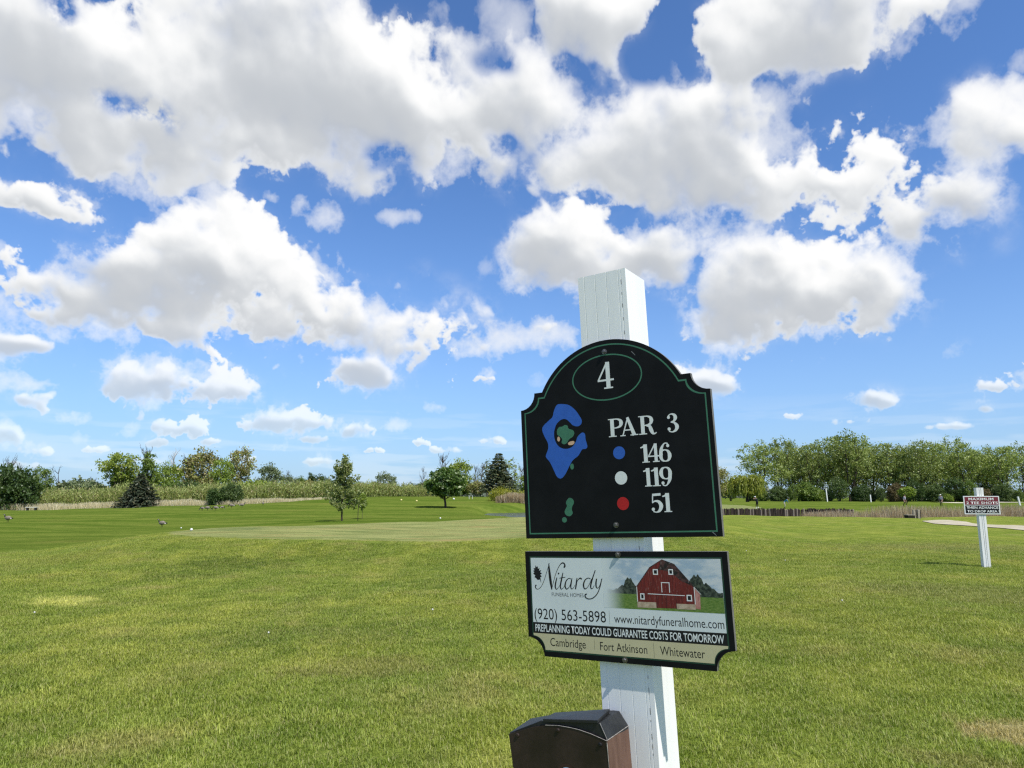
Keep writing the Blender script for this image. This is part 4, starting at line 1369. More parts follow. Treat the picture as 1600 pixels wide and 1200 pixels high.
# words
type_set('telephone_number', '(920) 563-5898', -0.2140, -0.0375, -0.1772, -0.1545, ab, -0.000180, M_ink)
type_set('web_address', 'www.nitardyfuneralhome.com', -0.0185, 0.2145, -0.1765, -0.1590, ab, -0.000180, M_ink)
type_set('slogan', 'PREPLANNING TODAY COULD GUARANTEE COSTS FOR TOMORROW', -0.2130, 0.2120, -0.2040, -0.1890, ab, -0.000180, M_letter, 0.012)
type_set('town_name', 'Cambridge', -0.1762, -0.0890, -0.2335, -0.2165, ab, -0.000180, M_ink)
type_set('town_name', 'Fort Atkinson', -0.0550, 0.0512, -0.2345, -0.2175, ab, -0.000180, M_ink)
type_set('town_name', 'Whitewater', 0.0790, 0.1716, -0.2347, -0.2175, ab, -0.000180, M_ink)
for q in (rect(-0.0293, -0.1804, -0.0289, -0.1520), rect(-0.0684, -0.2340, -0.0680, -0.2120), rect(0.0656, -0.2410, 0.0660, -0.2125)):
    flat_poly('divider', [q], M_ink, ab, -0.000220)
type_set('company_lettering', 'FUNERAL HOMES', -0.1668, -0.0876, -0.1266, -0.1186, ab, -0.000180, M_ink, -0.003)
# the flowing script of the name, pen strokes in the print's own units
def pen(P):
    out = []
    for x, z, w in P:
        out.append((-0.2315 + (x - 52) * 0.000336 * (1 + (300 - x) * -0.000058), -0.1132 - (z - 368) * 0.000330 - (x - 120) * -0.0000140, w * 0.00033))
    return out
script = []
for st in ([(130, 338, 5), (121, 347, 4), (126, 362, 3), (144, 366, 2), (168, 348, 2), (192, 308, 2), (216, 250, 2), (238, 196, 2)],
           [(233, 198, 3), (235, 250, 8), (241, 320, 9), (247, 371, 4)],
           [(246, 370, 2), (262, 322, 2), (285, 262, 2), (312, 216, 2.5), (334, 198, 4), (350, 204, 5), (352, 220, 6), (344, 228, 5)],
           [(290, 292, 3), (279, 325, 5), (274, 352, 5), (281, 369, 3), (296, 360, 1.5), (306, 345, 1.5)],
           [(336, 262, 3), (322, 310, 5), (312, 350, 5), (318, 369, 3), (334, 360, 1.5), (342, 347, 1.5)], [(308, 297, 2), (330, 294, 2.5), (352, 292, 2)],
           [(392, 304, 3), (376, 300, 2.5), (356, 318, 4), (347, 348, 5), (356, 369, 3.5), (375, 358, 2), (390, 330, 2), (399, 303, 2)],
           [(400, 300, 3), (391, 335, 5), (388, 358, 4), (396, 369, 2.5), (410, 358, 1.5), (418, 345, 1.5)],
           [(436, 299, 3), (429, 335, 5), (421, 371, 4)], [(426, 345, 2), (440, 315, 2), (458, 300, 4), (469, 308, 5)],
           [(530, 306, 3), (512, 301, 2.5), (490, 316, 4), (479, 346, 5), (487, 369, 3.5), (506, 360, 2), (524, 334, 2), (538, 306, 2)],
           [(566, 252, 3), (546, 300, 4), (530, 345, 5), (530, 366, 3.5), (542, 366, 2), (554, 348, 1.5)],
           [(572, 306, 4), (566, 335, 5), (567, 358, 4), (577, 366, 2), (593, 345, 2), (608, 306, 3)],
           [(606, 310, 3), (592, 358, 3), (570, 402, 3), (540, 428, 3), (510, 434, 3), (490, 424, 4), (487, 408, 4), (500, 402, 3)]):
    script += ribbon(pen(st), 6)
script.append(ellipse(*pen([(304, 266, 1)])[0][:2], 0.0019, 0.0019, 12))
flat_poly('name_lettering', script, M_ink, ab, -0.000180)
leaf = [(165, 324), (160, 303), (142, 306), (128, 292), (117, 286), (124, 273), (108, 262), (118, 252), (106, 243), (120, 240), (112, 225), (126, 226), (129, 206), (138, 219),
        (149, 212), (147, 230), (161, 227), (155, 243), (173, 240), (164, 255), (179, 262), (164, 270), (175, 284), (163, 288), (168, 322)]
flat_poly('leaf_emblem', [[q[:2] for q in pen([(x, z, 1) for x, z in leaf])]], M_ink, ab, -0.000180)
bolt(-0.0003, -0.0356, ab)
bolt(0.0006, -0.2505, ab)

# ------------------------------------------------------------------ the ball washer's box on the post
bin_m, nt, out = material('brown_painted_metal')
bo = objco(nt)
n1 = noise(nt, bo, 18, 6, 0.65)
c = mixc(nt, smap(nt, n1, 0.35, 0.7), (0.018, 0.011, 0.008), (0.036, 0.021, 0.014))
n2 = noise(nt, vmth(nt, 'MULTIPLY', bo, (1, 1, 0.4)), 70, 6, 0.7)
c = mixc(nt, mth(nt, 'MULTIPLY', smap(nt, n2, 0.66, 0.74), 0.6), c, (0.14, 0.10, 0.08))
principled(nt, out, c, smap(nt, n1, .3, .7, .42, .6, False), 0.35)
side_m, nt, out = material('sunlit_brown_metal')  # lighter copy of the box's brown: sunlight on the side painted into the colour
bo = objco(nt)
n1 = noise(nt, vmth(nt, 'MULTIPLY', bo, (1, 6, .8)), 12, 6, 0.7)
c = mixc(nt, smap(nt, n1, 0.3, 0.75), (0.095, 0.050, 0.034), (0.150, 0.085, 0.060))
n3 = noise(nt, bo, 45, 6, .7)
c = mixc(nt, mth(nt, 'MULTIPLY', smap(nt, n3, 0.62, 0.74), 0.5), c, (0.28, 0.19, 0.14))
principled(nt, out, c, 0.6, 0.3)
lid_m, nt, out = material('black_plastic_lid')
bo = objco(nt)
n1 = noise(nt, bo, 30, 6, 0.7)
c = mixc(nt, smap(nt, n1, 0.35, 0.7), (0.008, 0.0085, 0.009), (0.019, 0.020, 0.021))
n2 = noise(nt, vmth(nt, 'MULTIPLY', bo, (1, 2, 1)), 55, 6, 0.75)
c = mixc(nt, mth(nt, 'MULTIPLY', smap(nt, n2, 0.67, 0.72), 0.5), c, (0.20, 0.20, 0.20))
p = principled(nt, out, c, smap(nt, n1, .3, .7, .38, .55, False), 0.4)
bump(nt, p, n1, 0.1, 0.001)
trim_m = plain('worn_bare_edge', (0.36, 0.33, 0.30), 0.5, 0.4, 0.4, 120, 0.3)

washer = empty('tee_box')
BOX_FOOT = Vector((-0.120, -0.043, base_z))
washer.matrix_world = SIGN_B @ Matrix.Translation(BOX_FOOT)
tag(washer, 'dark brown metal box with faceted black lid on the tall white post', 'box')
def on_box(o):
    o.location = -BOX_FOOT
    return o
YF, YB = -0.098, 0.0115
# body: tapering brown box with an arched front panel
ftop = [(-0.2319, -0.3973), (-0.2096, -0.3895), (-0.1761, -0.3775), (-0.1420, -0.3690), (-0.1123, -0.3662), (-0.0850, -0.3668), (-0.0645, -0.3685), (-0.0400, -0.3728), (-0.0200, -0.3778), (-0.0066, -0.3815)]
zb = -0.760
front_p = ftop + [(0.0040, zb), (-0.1880, zb)]
body = on_box(flat_poly('front_panel', [front_p[::-1]], bin_m, washer, YF, 0.0035))
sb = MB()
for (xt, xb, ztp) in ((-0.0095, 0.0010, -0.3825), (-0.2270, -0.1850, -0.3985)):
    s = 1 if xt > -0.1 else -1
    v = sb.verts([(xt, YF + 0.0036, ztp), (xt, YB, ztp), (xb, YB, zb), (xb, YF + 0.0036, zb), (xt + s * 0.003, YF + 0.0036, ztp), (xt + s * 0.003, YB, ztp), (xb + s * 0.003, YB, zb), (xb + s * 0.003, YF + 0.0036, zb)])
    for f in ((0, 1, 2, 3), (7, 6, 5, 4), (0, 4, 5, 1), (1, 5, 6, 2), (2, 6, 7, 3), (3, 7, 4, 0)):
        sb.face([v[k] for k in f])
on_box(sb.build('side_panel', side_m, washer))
bb = MB()
bb.box((-0.184, YF + 0.004, zb + .001), (-0.0010, YB - .0045, zb + 0.005)); bb.box((-0.186, YB - 0.004, zb + 0.004), (-0.0100, YB, -0.40))
on_box(bb.build('back_panel', bin_m, washer))
# lid: a hipped cap, higher towards the post, with a raised flap
lb = MB()
yl = YF + 0.0040
back = [(-0.2432, -0.4000), (-0.2432, -0.3960), (-0.1559, -0.3736), (-0.0362, -0.3560), (-0.0245, -0.3560), (-0.0063, -0.3821)]
frnt = [(-0.2330, -0.4020), (-0.2330, -0.3960), (-0.1560, -0.3630), (-0.1380, -0.3610), (-0.0201, -0.3520), (-0.0066, -0.3805)]
vb = lb.verts([(x, YB - 0.0005, z) for x, z in back])
vf = lb.verts([(x, yl, z) for x, z in frnt])
for k in range(5):
    lb.face([vf[k], vf[k + 1], vb[k + 1], vb[k]])
lowf = lb.verts([(-0.0066, yl, -0.386), (-0.2330, yl, -0.405)])
lb.face([vf[5], vf[4], vf[3], vf[2], vf[1], vf[0], lowf[1], lowf[0]])
lowb = lb.verts([(-0.0063, YB - .0005, -0.388), (-0.2432, YB - .0005, -0.405)])
lb.face([vb[0], vb[1], vb[2], vb[3], vb[4], vb[5], lowb[0], lowb[1]])
lb.face([vf[5], lowf[0], lowb[0], vb[5]])
lb.face([vf[0], vb[0], lowb[1], lowf[1]])
lid = on_box(lb.build('lid', lid_m, washer, False, 0.0012))
fl = MB()
m_ = lambda x, y, z: (x, y, z)
a = [(-0.1460, yl - 0.006, -0.3628), (-0.0230, yl - 0.004, -0.3518), (-0.0370, YB - 0.02, -0.3545), (-0.1610, YB - 0.035, -0.3715)]
lo_ = fl.verts(a); up_ = fl.verts([(x, y, z + 0.0060) for x, y, z in a])
fl.face(lo_[::-1]); fl.face(up_)
for k in range(4):
    fl.face([lo_[k], lo_[(k + 1) % 4], up_[(k + 1) % 4], up_[k]])
fl.build('flap', lid_m, lid, False, 0.0008)
ed = MB()
ed.tube([(x, YF - 0.0004, z + 0.0002) for x, z in ftop[3:]], 0.0006, 5)
ed.tube([(-0.0066, YF - 0.0004, -0.3815), (-0.0064, yl - .0008, -0.3795), (-0.0201, yl - 0.0006, -0.3512)], 0.0005, 5)
ed.tube([(-0.0052, YF - .0003, -0.385), (-0.0040, YF - .0003, -0.42), (-0.0020, YF - .0003, -0.50), (0.0040, YF - .0003, zb)], [0.0010, 0.0005, 0.0008, 0.0006], 5)
ed.tube([(-0.0062, YF, -0.3818), (-0.0060, YB, -0.3830)], 0.0007, 5)
ed.build('worn_edge', trim_m, body)
for x, z in ((-0.2096, -0.3965), (-0.1128, -0.3752), (-0.0200, -0.3900)):
    s = MB()
    s.tube([(x, YF, z), (x, YF - 0.0012, z), (x, YF - 0.0026, z)], [0.0042, 0.0042, 0.0026], 14)
    s.build('screw', bin_m if x < -0.05 else M_ink, body)
# round badge and the slot under the lid, cut by the lower edge of the frame
bx, bz = -0.0960, -0.4600
flat_poly('badge', [ellipse(bx, bz, 0.0245, 0.0245)], plain('badge_rim', (0.040, 0.020, 0.015), 0.5, 0.3, .3, 80), body, YF - 0.0004)
flat_poly('badge_centre', [ellipse(bx, bz, 0.0175, 0.0175)], plain('badge_blue', (0.30, 0.42, 0.55), 0.4, 0.4, .3, 50), body, YF - 0.0008)
flat_poly('slot', [rect(-0.1960, -0.4640, -0.1290, -0.4600)], trim_m, body, YF - 0.0004)

# ------------------------------------------------------------------ trees and plants
def leaf_mat(name, c1, c2, tip=None, trans=0.30):
    m, nt, out = material(name)
    ge = nt.nodes.new('ShaderNodeNewGeometry')
    isl = ge.outputs['Random Per Island']
    oi = nt.nodes.new('ShaderNodeObjectInfo')
    n = noise(nt, ge.outputs['Position'], 0.45, 3, 0.5)
    f = mth(nt, 'ADD', mth(nt, 'MULTIPLY', isl, 0.55), mth(nt, 'MULTIPLY', smap(nt, n, .3, .7), 0.45))
    c = mixc(nt, f, c1, c2)
    if tip:
        c = mixc(nt, smap(nt, isl, 0.82, 0.86), c, tip)
    r = mth(nt, 'MULTIPLY_ADD', oi.outputs['Random'], 0.26, 0.90)
    c = vmth(nt, 'SCALE', c, None, r)
    d = nt.nodes.new('ShaderNodeBsdfDiffuse'); nt.links.new(c, d.inputs[0])
    t = nt.nodes.new('ShaderNodeBsdfTranslucent'); nt.links.new(mixc(nt, 1.0, c, (1.1, 1.15, 0.6), 'MULTIPLY'), t.inputs[0])
    ms = nt.nodes.new('ShaderNodeMixShader'); ms.inputs[0].default_value = trans
    nt.links.new(d.outputs[0], ms.inputs[1]); nt.links.new(t.outputs[0], ms.inputs[2])
    g = nt.nodes.new('ShaderNodeBsdfGlossy'); g.inputs['Roughness'].default_value = 0.45
    m2 = nt.nodes.new('ShaderNodeMixShader'); m2.inputs[0].default_value = 0.03
    nt.links.new(ms.outputs[0], m2.inputs[1]); nt.links.new(g.outputs[0], m2.inputs[2])
    nt.links.new(m2.outputs[0], out.inputs[0])
    return m

def bark_mat(name, c1, c2):
    m, nt, out = material(name)
    co = objco(nt)
    n = noise(nt, vmth(nt, 'MULTIPLY', co, (3, 3, .8)), 3, 6, .65)
    principled(nt, out, mixc(nt, smap(nt, n, .35, .65), c1, c2), 0.9, 0.1)
    return m

BARK = bark_mat('grey_brown_bark', (0.055, 0.043, 0.033), (0.12, 0.10, 0.08))
BARK_DARK = bark_mat('dark_bark', (0.035, 0.027, 0.020), (0.075, 0.058, 0.045))
BARK_PALE = bark_mat('pale_dead_wood', (0.24, 0.22, 0.20), (0.38, 0.36, 0.33))
BARK_WHITE = bark_mat('white_bark', (0.46, 0.45, 0.42), (0.62, 0.60, 0.57))
L_COTTON = leaf_mat('cottonwood_leaves', (0.165, 0.215, 0.052), (0.290, 0.345, 0.090), (0.33, 0.38, 0.12))
L_DARK = leaf_mat('dark_green_leaves', (0.041, 0.075, 0.020), (0.090, 0.142, 0.035))
L_MID = leaf_mat('mid_green_leaves', (0.100, 0.155, 0.030), (0.200, 0.270, 0.052))
L_BRIGHT = leaf_mat('fresh_green_leaves', (0.138, 0.203, 0.029), (0.275, 0.348, 0.051))
L_YELLOW = leaf_mat('yellow_green_leaves', (0.165, 0.220, 0.032), (0.320, 0.370, 0.060), (0.17, 0.24, 0.04))
L_BRONZE = leaf_mat('bronze_leaves', (0.215, 0.195, 0.075), (0.360, 0.325, 0.120), (0.30, 0.36, 0.08))
L_MAPLE = leaf_mat('maple_leaves', (0.040, 0.085, 0.016), (0.100, 0.165, 0.032), (0.26, 0.32, 0.14))
L_ASH = leaf_mat('sapling_leaves', (0.160, 0.205, 0.058), (0.300, 0.340, 0.110), (0.46, 0.48, 0.24), .4)
L_GREY = leaf_mat('grey_green_leaves', (0.128, 0.165, 0.083), (0.225, 0.270, 0.135))
L_SPRUCE = leaf_mat('spruce_needles', (0.044, 0.064, 0.030), (0.115, 0.135, 0.062), (0.20, 0.185, 0.09), 0.1)
L_SPRUCE_DARK = leaf_mat('dark_spruce_needles', (0.026, 0.038, 0.022), (0.062, 0.076, 0.038), (0.10, 0.095, 0.05), 0.1)
L_WILLOW = leaf_mat('willow_leaves', (0.169, 0.203, 0.024), (0.317, 0.338, 0.047))
L_THICKET = leaf_mat('thicket_leaves', (0.195, 0.235, 0.066), (0.345, 0.385, 0.120), (0.32, 0.27, 0.13))
L_DRY = leaf_mat('dry_grass', (0.58, 0.50, 0.33), (0.78, 0.70, 0.52), None, 0.35)
L_REED = leaf_mat('dead_reeds', (0.27, 0.195, 0.115), (0.48, 0.375, 0.235), (0.62, 0.53, 0.38), 0.25)
L_REEDGREEN = leaf_mat('green_reeds', (0.095, 0.120, 0.030), (0.200, 0.210, 0.060))
L_BUSHYEL = leaf_mat('yellow_bush_leaves', (0.20, 0.21, 0.02), (0.36, 0.35, 0.04))
L_SHRUB = leaf_mat('shrub_leaves', (0.060, 0.100, 0.028), (0.140, 0.190, 0.056))
L_RED = leaf_mat('reddish_shrub_leaves', (0.119, 0.095, 0.045), (0.217, 0.168, 0.077))
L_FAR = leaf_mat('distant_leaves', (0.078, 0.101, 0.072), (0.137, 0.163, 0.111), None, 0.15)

class Plant:
    """points and faces of one plant: wood as tubes, leaves as loose quads"""
    def __init__(self, seed):
        self.rg = np.random.RandomState(seed)
        self.wv, self.wf, self.lv, self.n = [], [], [], 0
    def tube(self, P, r0, r1, sides=5):
        P = np.asarray(P, float)
        n = len(P)
        T = np.gradient(P, axis=0)
        T /= np.linalg.norm(T, axis=1)[:, None] + 1e-9
        ref = np.array([0.31, 0.95, 0.12]) if abs(T[0] @ np.array([0.31, 0.95, 0.12])) < .9 else np.array([1., 0, 0])
        A = np.cross(T, ref); A /= np.linalg.norm(A, axis=1)[:, None] + 1e-9
        B = np.cross(T, A)
        a = np.arange(sides) * 2 * math.pi / sides
        rr = np.linspace(r0, r1, n)[:, None, None]
        ring = P[:, None, :] + (A[:, None, :] * np.cos(a)[None, :, None] + B[:, None, :] * np.sin(a)[None, :, None]) * rr
        base = self.n
        self.wv.append(ring.reshape(-1, 3)); self.n += n * sides
        i, j = np.meshgrid(np.arange(n - 1), np.arange(sides), indexing='ij')
        j2 = (j + 1) % sides
        self.wf.append((base + np.stack([i * sides + j, i * sides + j2, (i + 1) * sides + j2, (i + 1) * sides + j], -1)).reshape(-1, 4))
    def limb(self, p, q, r0, r1, bend=0.15, up=0.25, n=7, sides=5):
        p, q = np.asarray(p, float), np.asarray(q, float)
        d = q - p
        L = np.linalg.norm(d)
        m = (p + q) / 2 + np.array([0, 0, -1]) * 0 + self.rg.normal(0, 1, 3) * L * bend * .5
        m[2] += -up * L * 0.3
        t = np.linspace(0, 1, n)[:, None]
        P = (1 - t) ** 2 * p + 2 * t * (1 - t) * m + t ** 2 * q
        P[1:-1] += self.rg.normal(0, L * bend * .05, (n - 2, 3))
        self.tube(P, r0, r1, sides)
        return P
    def leaves(self, c, sx, n, size, flat=0.0, long=1.5):
        """n leaf quads scattered about the points c"""
        c = np.atleast_2d(c)
        k = self.rg.randint(0, len(c), n)
        p = c[k] + self.rg.normal(0, 1, (n, 3)) * np.asarray(sx)
        nr = self.rg.normal(0, 1, (n, 3)); nr[:, 2] = nr[:, 2] * .8 + 0.5 + flat
        nr /= np.linalg.norm(nr, axis=1)[:, None]
        u = np.cross(nr, self.rg.normal(0, 1, (n, 3))); u /= np.linalg.norm(u, axis=1)[:, None] + 1e-9
        v = np.cross(nr, u)
        s = size * self.rg.uniform(.6, 1.3, (n, 1))
        a = u * s * long / 2; b = v * s / 2
        self.lv.append(np.stack([p - a, p + b * .9 - a * .1, p + a, p - b * .9 - a * .1], 1).reshape(-1, 3))
    def strand(self, p, dirs, s, wid):
        """long narrow quads from points p along dirs"""
        p, dirs = np.asarray(p), np.asarray(dirs)
        side = np.cross(dirs, self.rg.normal(0, 1, p.shape)); side /= np.linalg.norm(side, axis=1)[:, None] + 1e-9
        w = side * wid / 2
        self.lv.append(np.stack([p - w * .8, p + w * .8, p + dirs * s + w * .5, p + dirs * s - w * .5], 1).reshape(-1, 3))
    def meshes(self, nm1='trunk', nm2='crown'):
        if hasattr(self, 'nt'):                      # leafless: trunk and branches
            k, n0 = self.nt
            return (mesh_np(nm1, np.vstack(self.wv[:k]), np.vstack(self.wf[:k]), True),
                    mesh_np('branches', np.vstack(self.wv[k:]), np.vstack(self.wf[k:]) - n0, True))
        w = mesh_np(nm1, np.vstack(self.wv), np.vstack(self.wf), True) if self.wv else None
        l = None
        if self.lv:
            v = np.vstack(self.lv)
            l = mesh_np(nm2, v, np.arange(len(v)).reshape(-1, 4))
        return w, l

def inside(rg, ell, n, shell=0.35):
    """points inside a union of ellipsoids (cx,cy,cz,rx,ry,rz), thicker towards the outside"""
    vol = np.array([e[3] * e[4] * e[5] for e in ell]); vol = vol / vol.sum()
    out = []
    for e, k in zip(ell, np.maximum(1, (vol * n).astype(int))):
        d = rg.normal(0, 1, (k, 3)); d /= np.linalg.norm(d, axis=1)[:, None]
        r = rg.uniform(shell, 1, (k, 1)) ** .6
        out.append(np.array(e[:3]) + d * r * np.array(e[3:]))
    return np.vstack(out)

def broadleaf(seed, ell, trunk, fork, clumps, per, csz, leaf, tr, nlimb=12, twig=True, forks=1, topw=.25, long=1.5):
    """tree whose limbs reach from the trunk to clumps of leaves filling the given ellipsoids"""
    P = Plant(seed)
    rg = P.rg
    top = max(e[2] + e[5] for e in ell)
    mid = np.mean([e[:2] for e in ell], 0)
    paths = []
    for f in range(forks):
        a = rg.uniform(0, 6.28)
        sp = 0 if forks == 1 else top * .16
        base = np.array([0.0, 0, -0.15]) + (0 if forks == 1 else np.array([math.cos(a), math.sin(a), 0]) * tr * .8)
        end = np.array([mid[0] + sp * math.cos(a), mid[1] + sp * math.sin(a), top * .80])
        t = np.linspace(0, 1, 12)[:, None]
        tp = base + (end - base) * t
        tp[1:, :2] += np.cumsum(rg.normal(0, tr * .35, (11, 2)), 0)
        P.tube(tp, tr / (1 if forks == 1 else 1.35), tr * topw * .5, 7)
        paths.append(tp)
    C_ = inside(rg, ell, clumps)
    nodes = [np.vstack(paths)[np.vstack(paths)[:, 2] > fork * .8]]
    # main limbs run to well spread clump centres
    pick = [rg.randint(len(C_))]
    dist = np.full(len(C_), 1e9)
    for _ in range(nlimb - 1):
        dist = np.minimum(dist, np.linalg.norm(C_ - C_[pick[-1]], axis=1))
        pick.append(int(np.argmax(dist)))
    for k in pick:
        c = C_[k]
        tp = paths[rg.randint(len(paths))]
        zt = min(max(fork, c[2] - 0.55 * np.hypot(*(c[:2] - mid)) - 0.12 * top), top * .7)
        i = int(np.argmin(abs(tp[:, 2] - zt)))
        L = P.limb(tp[i], c, tr * .42 * (1 - .5 * i / len(tp)), tr * .07, .18, .35, 8, 5)
        nodes.append(L[2:])
    N = np.vstack(nodes)
    if twig:
        for c in C_:
            d = np.linalg.norm(N - c, axis=1) + np.maximum(0, N[:, 2] - c[2]) * 1.2
            i = int(np.argmin(d))
            if d[i] > csz * .5:
                P.limb(N[i], c, tr * .10, tr * .025, .2, .15, 4, 3)
    if per:
        w = rg.uniform(.35, 1.6, len(C_))
        idx = np.repeat(np.arange(len(C_)), np.maximum(1, (w / w.mean() * per).astype(int)))
        P.leaves(C_[idx], (csz, csz, csz * .75), len(idx), leaf, 0, long)
    return P

def conifer(seed, h, r, tr, tiers, needle, skirt=0.06, droop=0.22, shape=0.85, dens=9):
    P = Plant(seed)
    rg = P.rg
    P.tube([(0, 0, -.15), (0, 0, h * .5), (0, 0, h * .99)], tr, .02, 7)
    for k in range(tiers):
        t = skirt + (1 - skirt) * (k + rg.uniform(-.3, .3)) / tiers
        t = min(max(t, skirt), .985)
        L0 = r * (1 - (t - skirt) / (1 - skirt)) ** shape + .10 * r * .3
        nb = max(4, int(dens * (0.4 + .8 * (1 - t))))
        for j in range(nb):
            a = 2 * math.pi * (j + rg.uniform(-.35, .35)) / nb + k * 2.4
            L = L0 * rg.uniform(.72, 1.12)
            d = np.array([math.cos(a), math.sin(a), 0])
            s = np.linspace(0, 1, 7)[:, None]
            z = t * h + h * .02 - droop * L * s ** 1.2 + .16 * L * np.maximum(s - .6, 0) * 2
            B = d * L * s + np.array([0, 0, 1]) * z
            P.tube(B, tr * .12, .008, 3)
            m = max(6, int(L / needle * 5))
            q = rg.uniform(.12, 1, m) ** .8
            base = np.stack([np.interp(q, s[:, 0], B[:, i]) for i in range(3)], 1)
            sd = np.array([-d[1], d[0], 0])
            sgn = rg.choice([-1, 1], m)[:, None]
            dirs = d * rg.uniform(.3, .8, (m, 1)) + sd * sgn * rg.uniform(.3, .9, (m, 1)) + np.array([0, 0, -1]) * rg.uniform(-.15, .55, (m, 1))
            dirs /= np.linalg.norm(dirs, axis=1)[:, None]
            P.strand(base, dirs, needle * rg.uniform(.7, 1.3, (m, 1)) * (1.15 - .5 * q[:, None]), needle * .42)
    return P

PROTO = {}
def plant(kind, loc, name, label, cat, group=None, bark=None, leaves=None, rz=0.0, sc=(1, 1, 1), parts=('trunk', 'crown')):
    """stand a plant (Empty with trunk and crown) at loc; alike plants share their meshes"""
    if kind not in PROTO:
        P = MAKE[kind]()
        PROTO[kind] = P.meshes(*parts)
    wm_, lm_ = PROTO[kind]
    if leaves is None:
        parts, leaves = ('trunk', 'branches'), bark
    o = empty(name, loc, rz)
    o.scale = sc
    tag(o, label, cat, group)
    for nm, me, mt in ((parts[0], wm_, bark), (parts[1], lm_, leaves)):
        if me is None:
            continue
        if not me.materials:
            me.materials.append(mt)
            link(nm, me, o)
        else:
            c = link(nm, me, o)
            if me.materials[0] is not mt:
                c.material_slots[0].link = 'OBJECT'
                c.material_slots[0].material = mt
    return o

def cw(seed, w, h, dens=1.0):
    rg = np.random.RandomState(seed)
    ell = [(0, 0, h * .66, w * .46, w * .46, h * .30), (w * .12, 0, h * .84, w * .30, w * .30, h * .17), (-w * .2, w * .1, h * .70, w * .30, w * .3, h * .22),
           (w * .24, -w * .1, h * .60, w * .28, w * .28, h * .20), (-.1 * w, -.2 * w, h * .45, w * .36, w * .36, h * .16), (.1 * w, .1 * w, h * .33, w * .30, w * .30, h * .12)]
    return broadleaf(seed, ell, h * .8, h * .16, int(195 * dens), 26, w * .042, .38, .36, 18, True, 1 + seed % 2 * 2, .25)

MAKE = {
    'cotton_a': lambda: cw(101, 15, 20), 'cotton_b': lambda: cw(102, 14, 19), 'cotton_c': lambda: cw(103, 13, 20, .85),
    'cotton_d': lambda: cw(104, 16, 19, 1.1), 'cotton_e': lambda: cw(105, 12, 20, .75),
    'maple': lambda: broadleaf(111, [(0, 0, 3.95, 3.0, 3.0, 2.2), (.5, 0, 4.9, 1.9, 1.9, 1.45), (-.9, .3, 3.5, 2.0, 2.0, 1.5), (1.1, -.2, 3.5, 1.9, 1.9, 1.45)], 5, 1.5, 330, 26, .27, .34, .20, 14),
    'sapling': lambda: sapling(121),
    'small_tree': lambda: broadleaf(131, [(0, 0, 3.4, 1.5, 1.5, 1.7)], 3.5, 1.3, 110, 18, .22, .26, .09, 9),
    'young_tree': lambda: broadleaf(133, [(0, 0, 3.4, 1.9, 1.9, 1.5)], 3.5, 1.3, 90, 18, .28, .32, .10, 9),
    'spruce': lambda: conifer(141, 9.6, 3.9, .22, 34, .60, .13, .22, .80, 13),
    'broad_spruce': lambda: conifer(142, 4.6, 3.5, .20, 26, .46, .03, .24, .95, 15),
    'round_tree': lambda: broadleaf(151, [(0, 0, 6.4, 3.6, 3.4, 2.2), (-1.6, 0, 5.2, 2.0, 2, 1.5), (1.7, 0, 5.4, 2.0, 2, 1.6)], 6, 2.2, 110, 30, .38, .27, .20, 14, True, 2),
    'tall_tree': lambda: broadleaf(152, [(0, 0, 6.2, 2.6, 2.6, 2.4), (0.4, 0, 7.8, 1.8, 1.8, 1.5), (-.4, 0, 3.8, 2.2, 2.2, 1.7)], 7, 1.0, 120, 27, .36, .26, .18, 13, True, 3),
    'wide_tree': lambda: broadleaf(153, [(0, 0, 4.6, 3.6, 3.4, 2.7), (1.3, 0, 6.4, 2.0, 2.0, 1.6), (-1.2, 0, 5.8, 2.0, 2, 1.6), (0, 0, 2.4, 3.2, 3.2, 1.6)], 6, .8, 150, 30, .40, .28, .20, 16, True, 3),
    'narrow_tree': lambda: broadleaf(154, [(0, 0, 4.2, 1.5, 1.5, 3.6), (0, 0, 7.4, .9, .9, 1.6)], 8, .8, 95, 34, .30, .24, .14, 10),
    'sparse_tree': lambda: broadleaf(158, [(0, 0, 5.0, 1.7, 1.7, 3.6), (0, 0, 7.4, 1.1, 1.1, 1.6)], 8, .8, 90, 6, .34, .30, .13, 12, True, 2),
    'low_tree': lambda: broadleaf(155, [(0, 0, 2.3, 3.0, 2.8, 1.5), (1.3, 0, 2.6, 1.6, 1.6, 1.2), (-1.4, 0, 2.0, 1.6, 1.6, 1.2)], 3, .4, 120, 38, .34, .27, .12, 10, True, 3),
    'shrub': lambda: broadleaf(156, [(0, 0, 1.7, 1.3, 1.3, 1.6), (.5, 0, 2.3, .9, .9, 1.1), (-.4, 0, 1.3, 1.2, 1.2, 1.2)], 2.6, .2, 120, 44, .26, .20, .07, 9, True, 3),
    'big_shrub': lambda: broadleaf(157, [(0, 0, 3.2, 3.4, 3.2, 2.8), (1.6, 0, 2.2, 2.6, 2.6, 2.1), (-1.5, 0, 3.8, 2.6, 2.6, 2.4), (0, 0, 1.3, 3.6, 3.4, 1.3)], 5, .3, 300, 46, .38, .25, .12, 14, True, 3),
    'bare_tree': lambda: bare(161, 8.0, 2.4, .19, 24, 9), 'bare_tree_b': lambda: bare(162, 7.5, 1.9, .17, 22, 8), 'dead_snag': lambda: bare(163, 6.0, 2.6, .13, 5, 3),
    'white_tree': lambda: bare(164, 8.5, 2.4, .20, 16, 6),
    'willow': lambda: willow(171),
    'far_tree': lambda: broadleaf(181, [(0, 0, 5.2, 4.2, 4.2, 3.2), (1.5, 0, 7.2, 2.4, 2.4, 2.0), (-2, 0, 4.2, 2.6, 2.6, 2.4)], 7, 1.0, 90, 14, .8, .8, .25, 8, False),
}

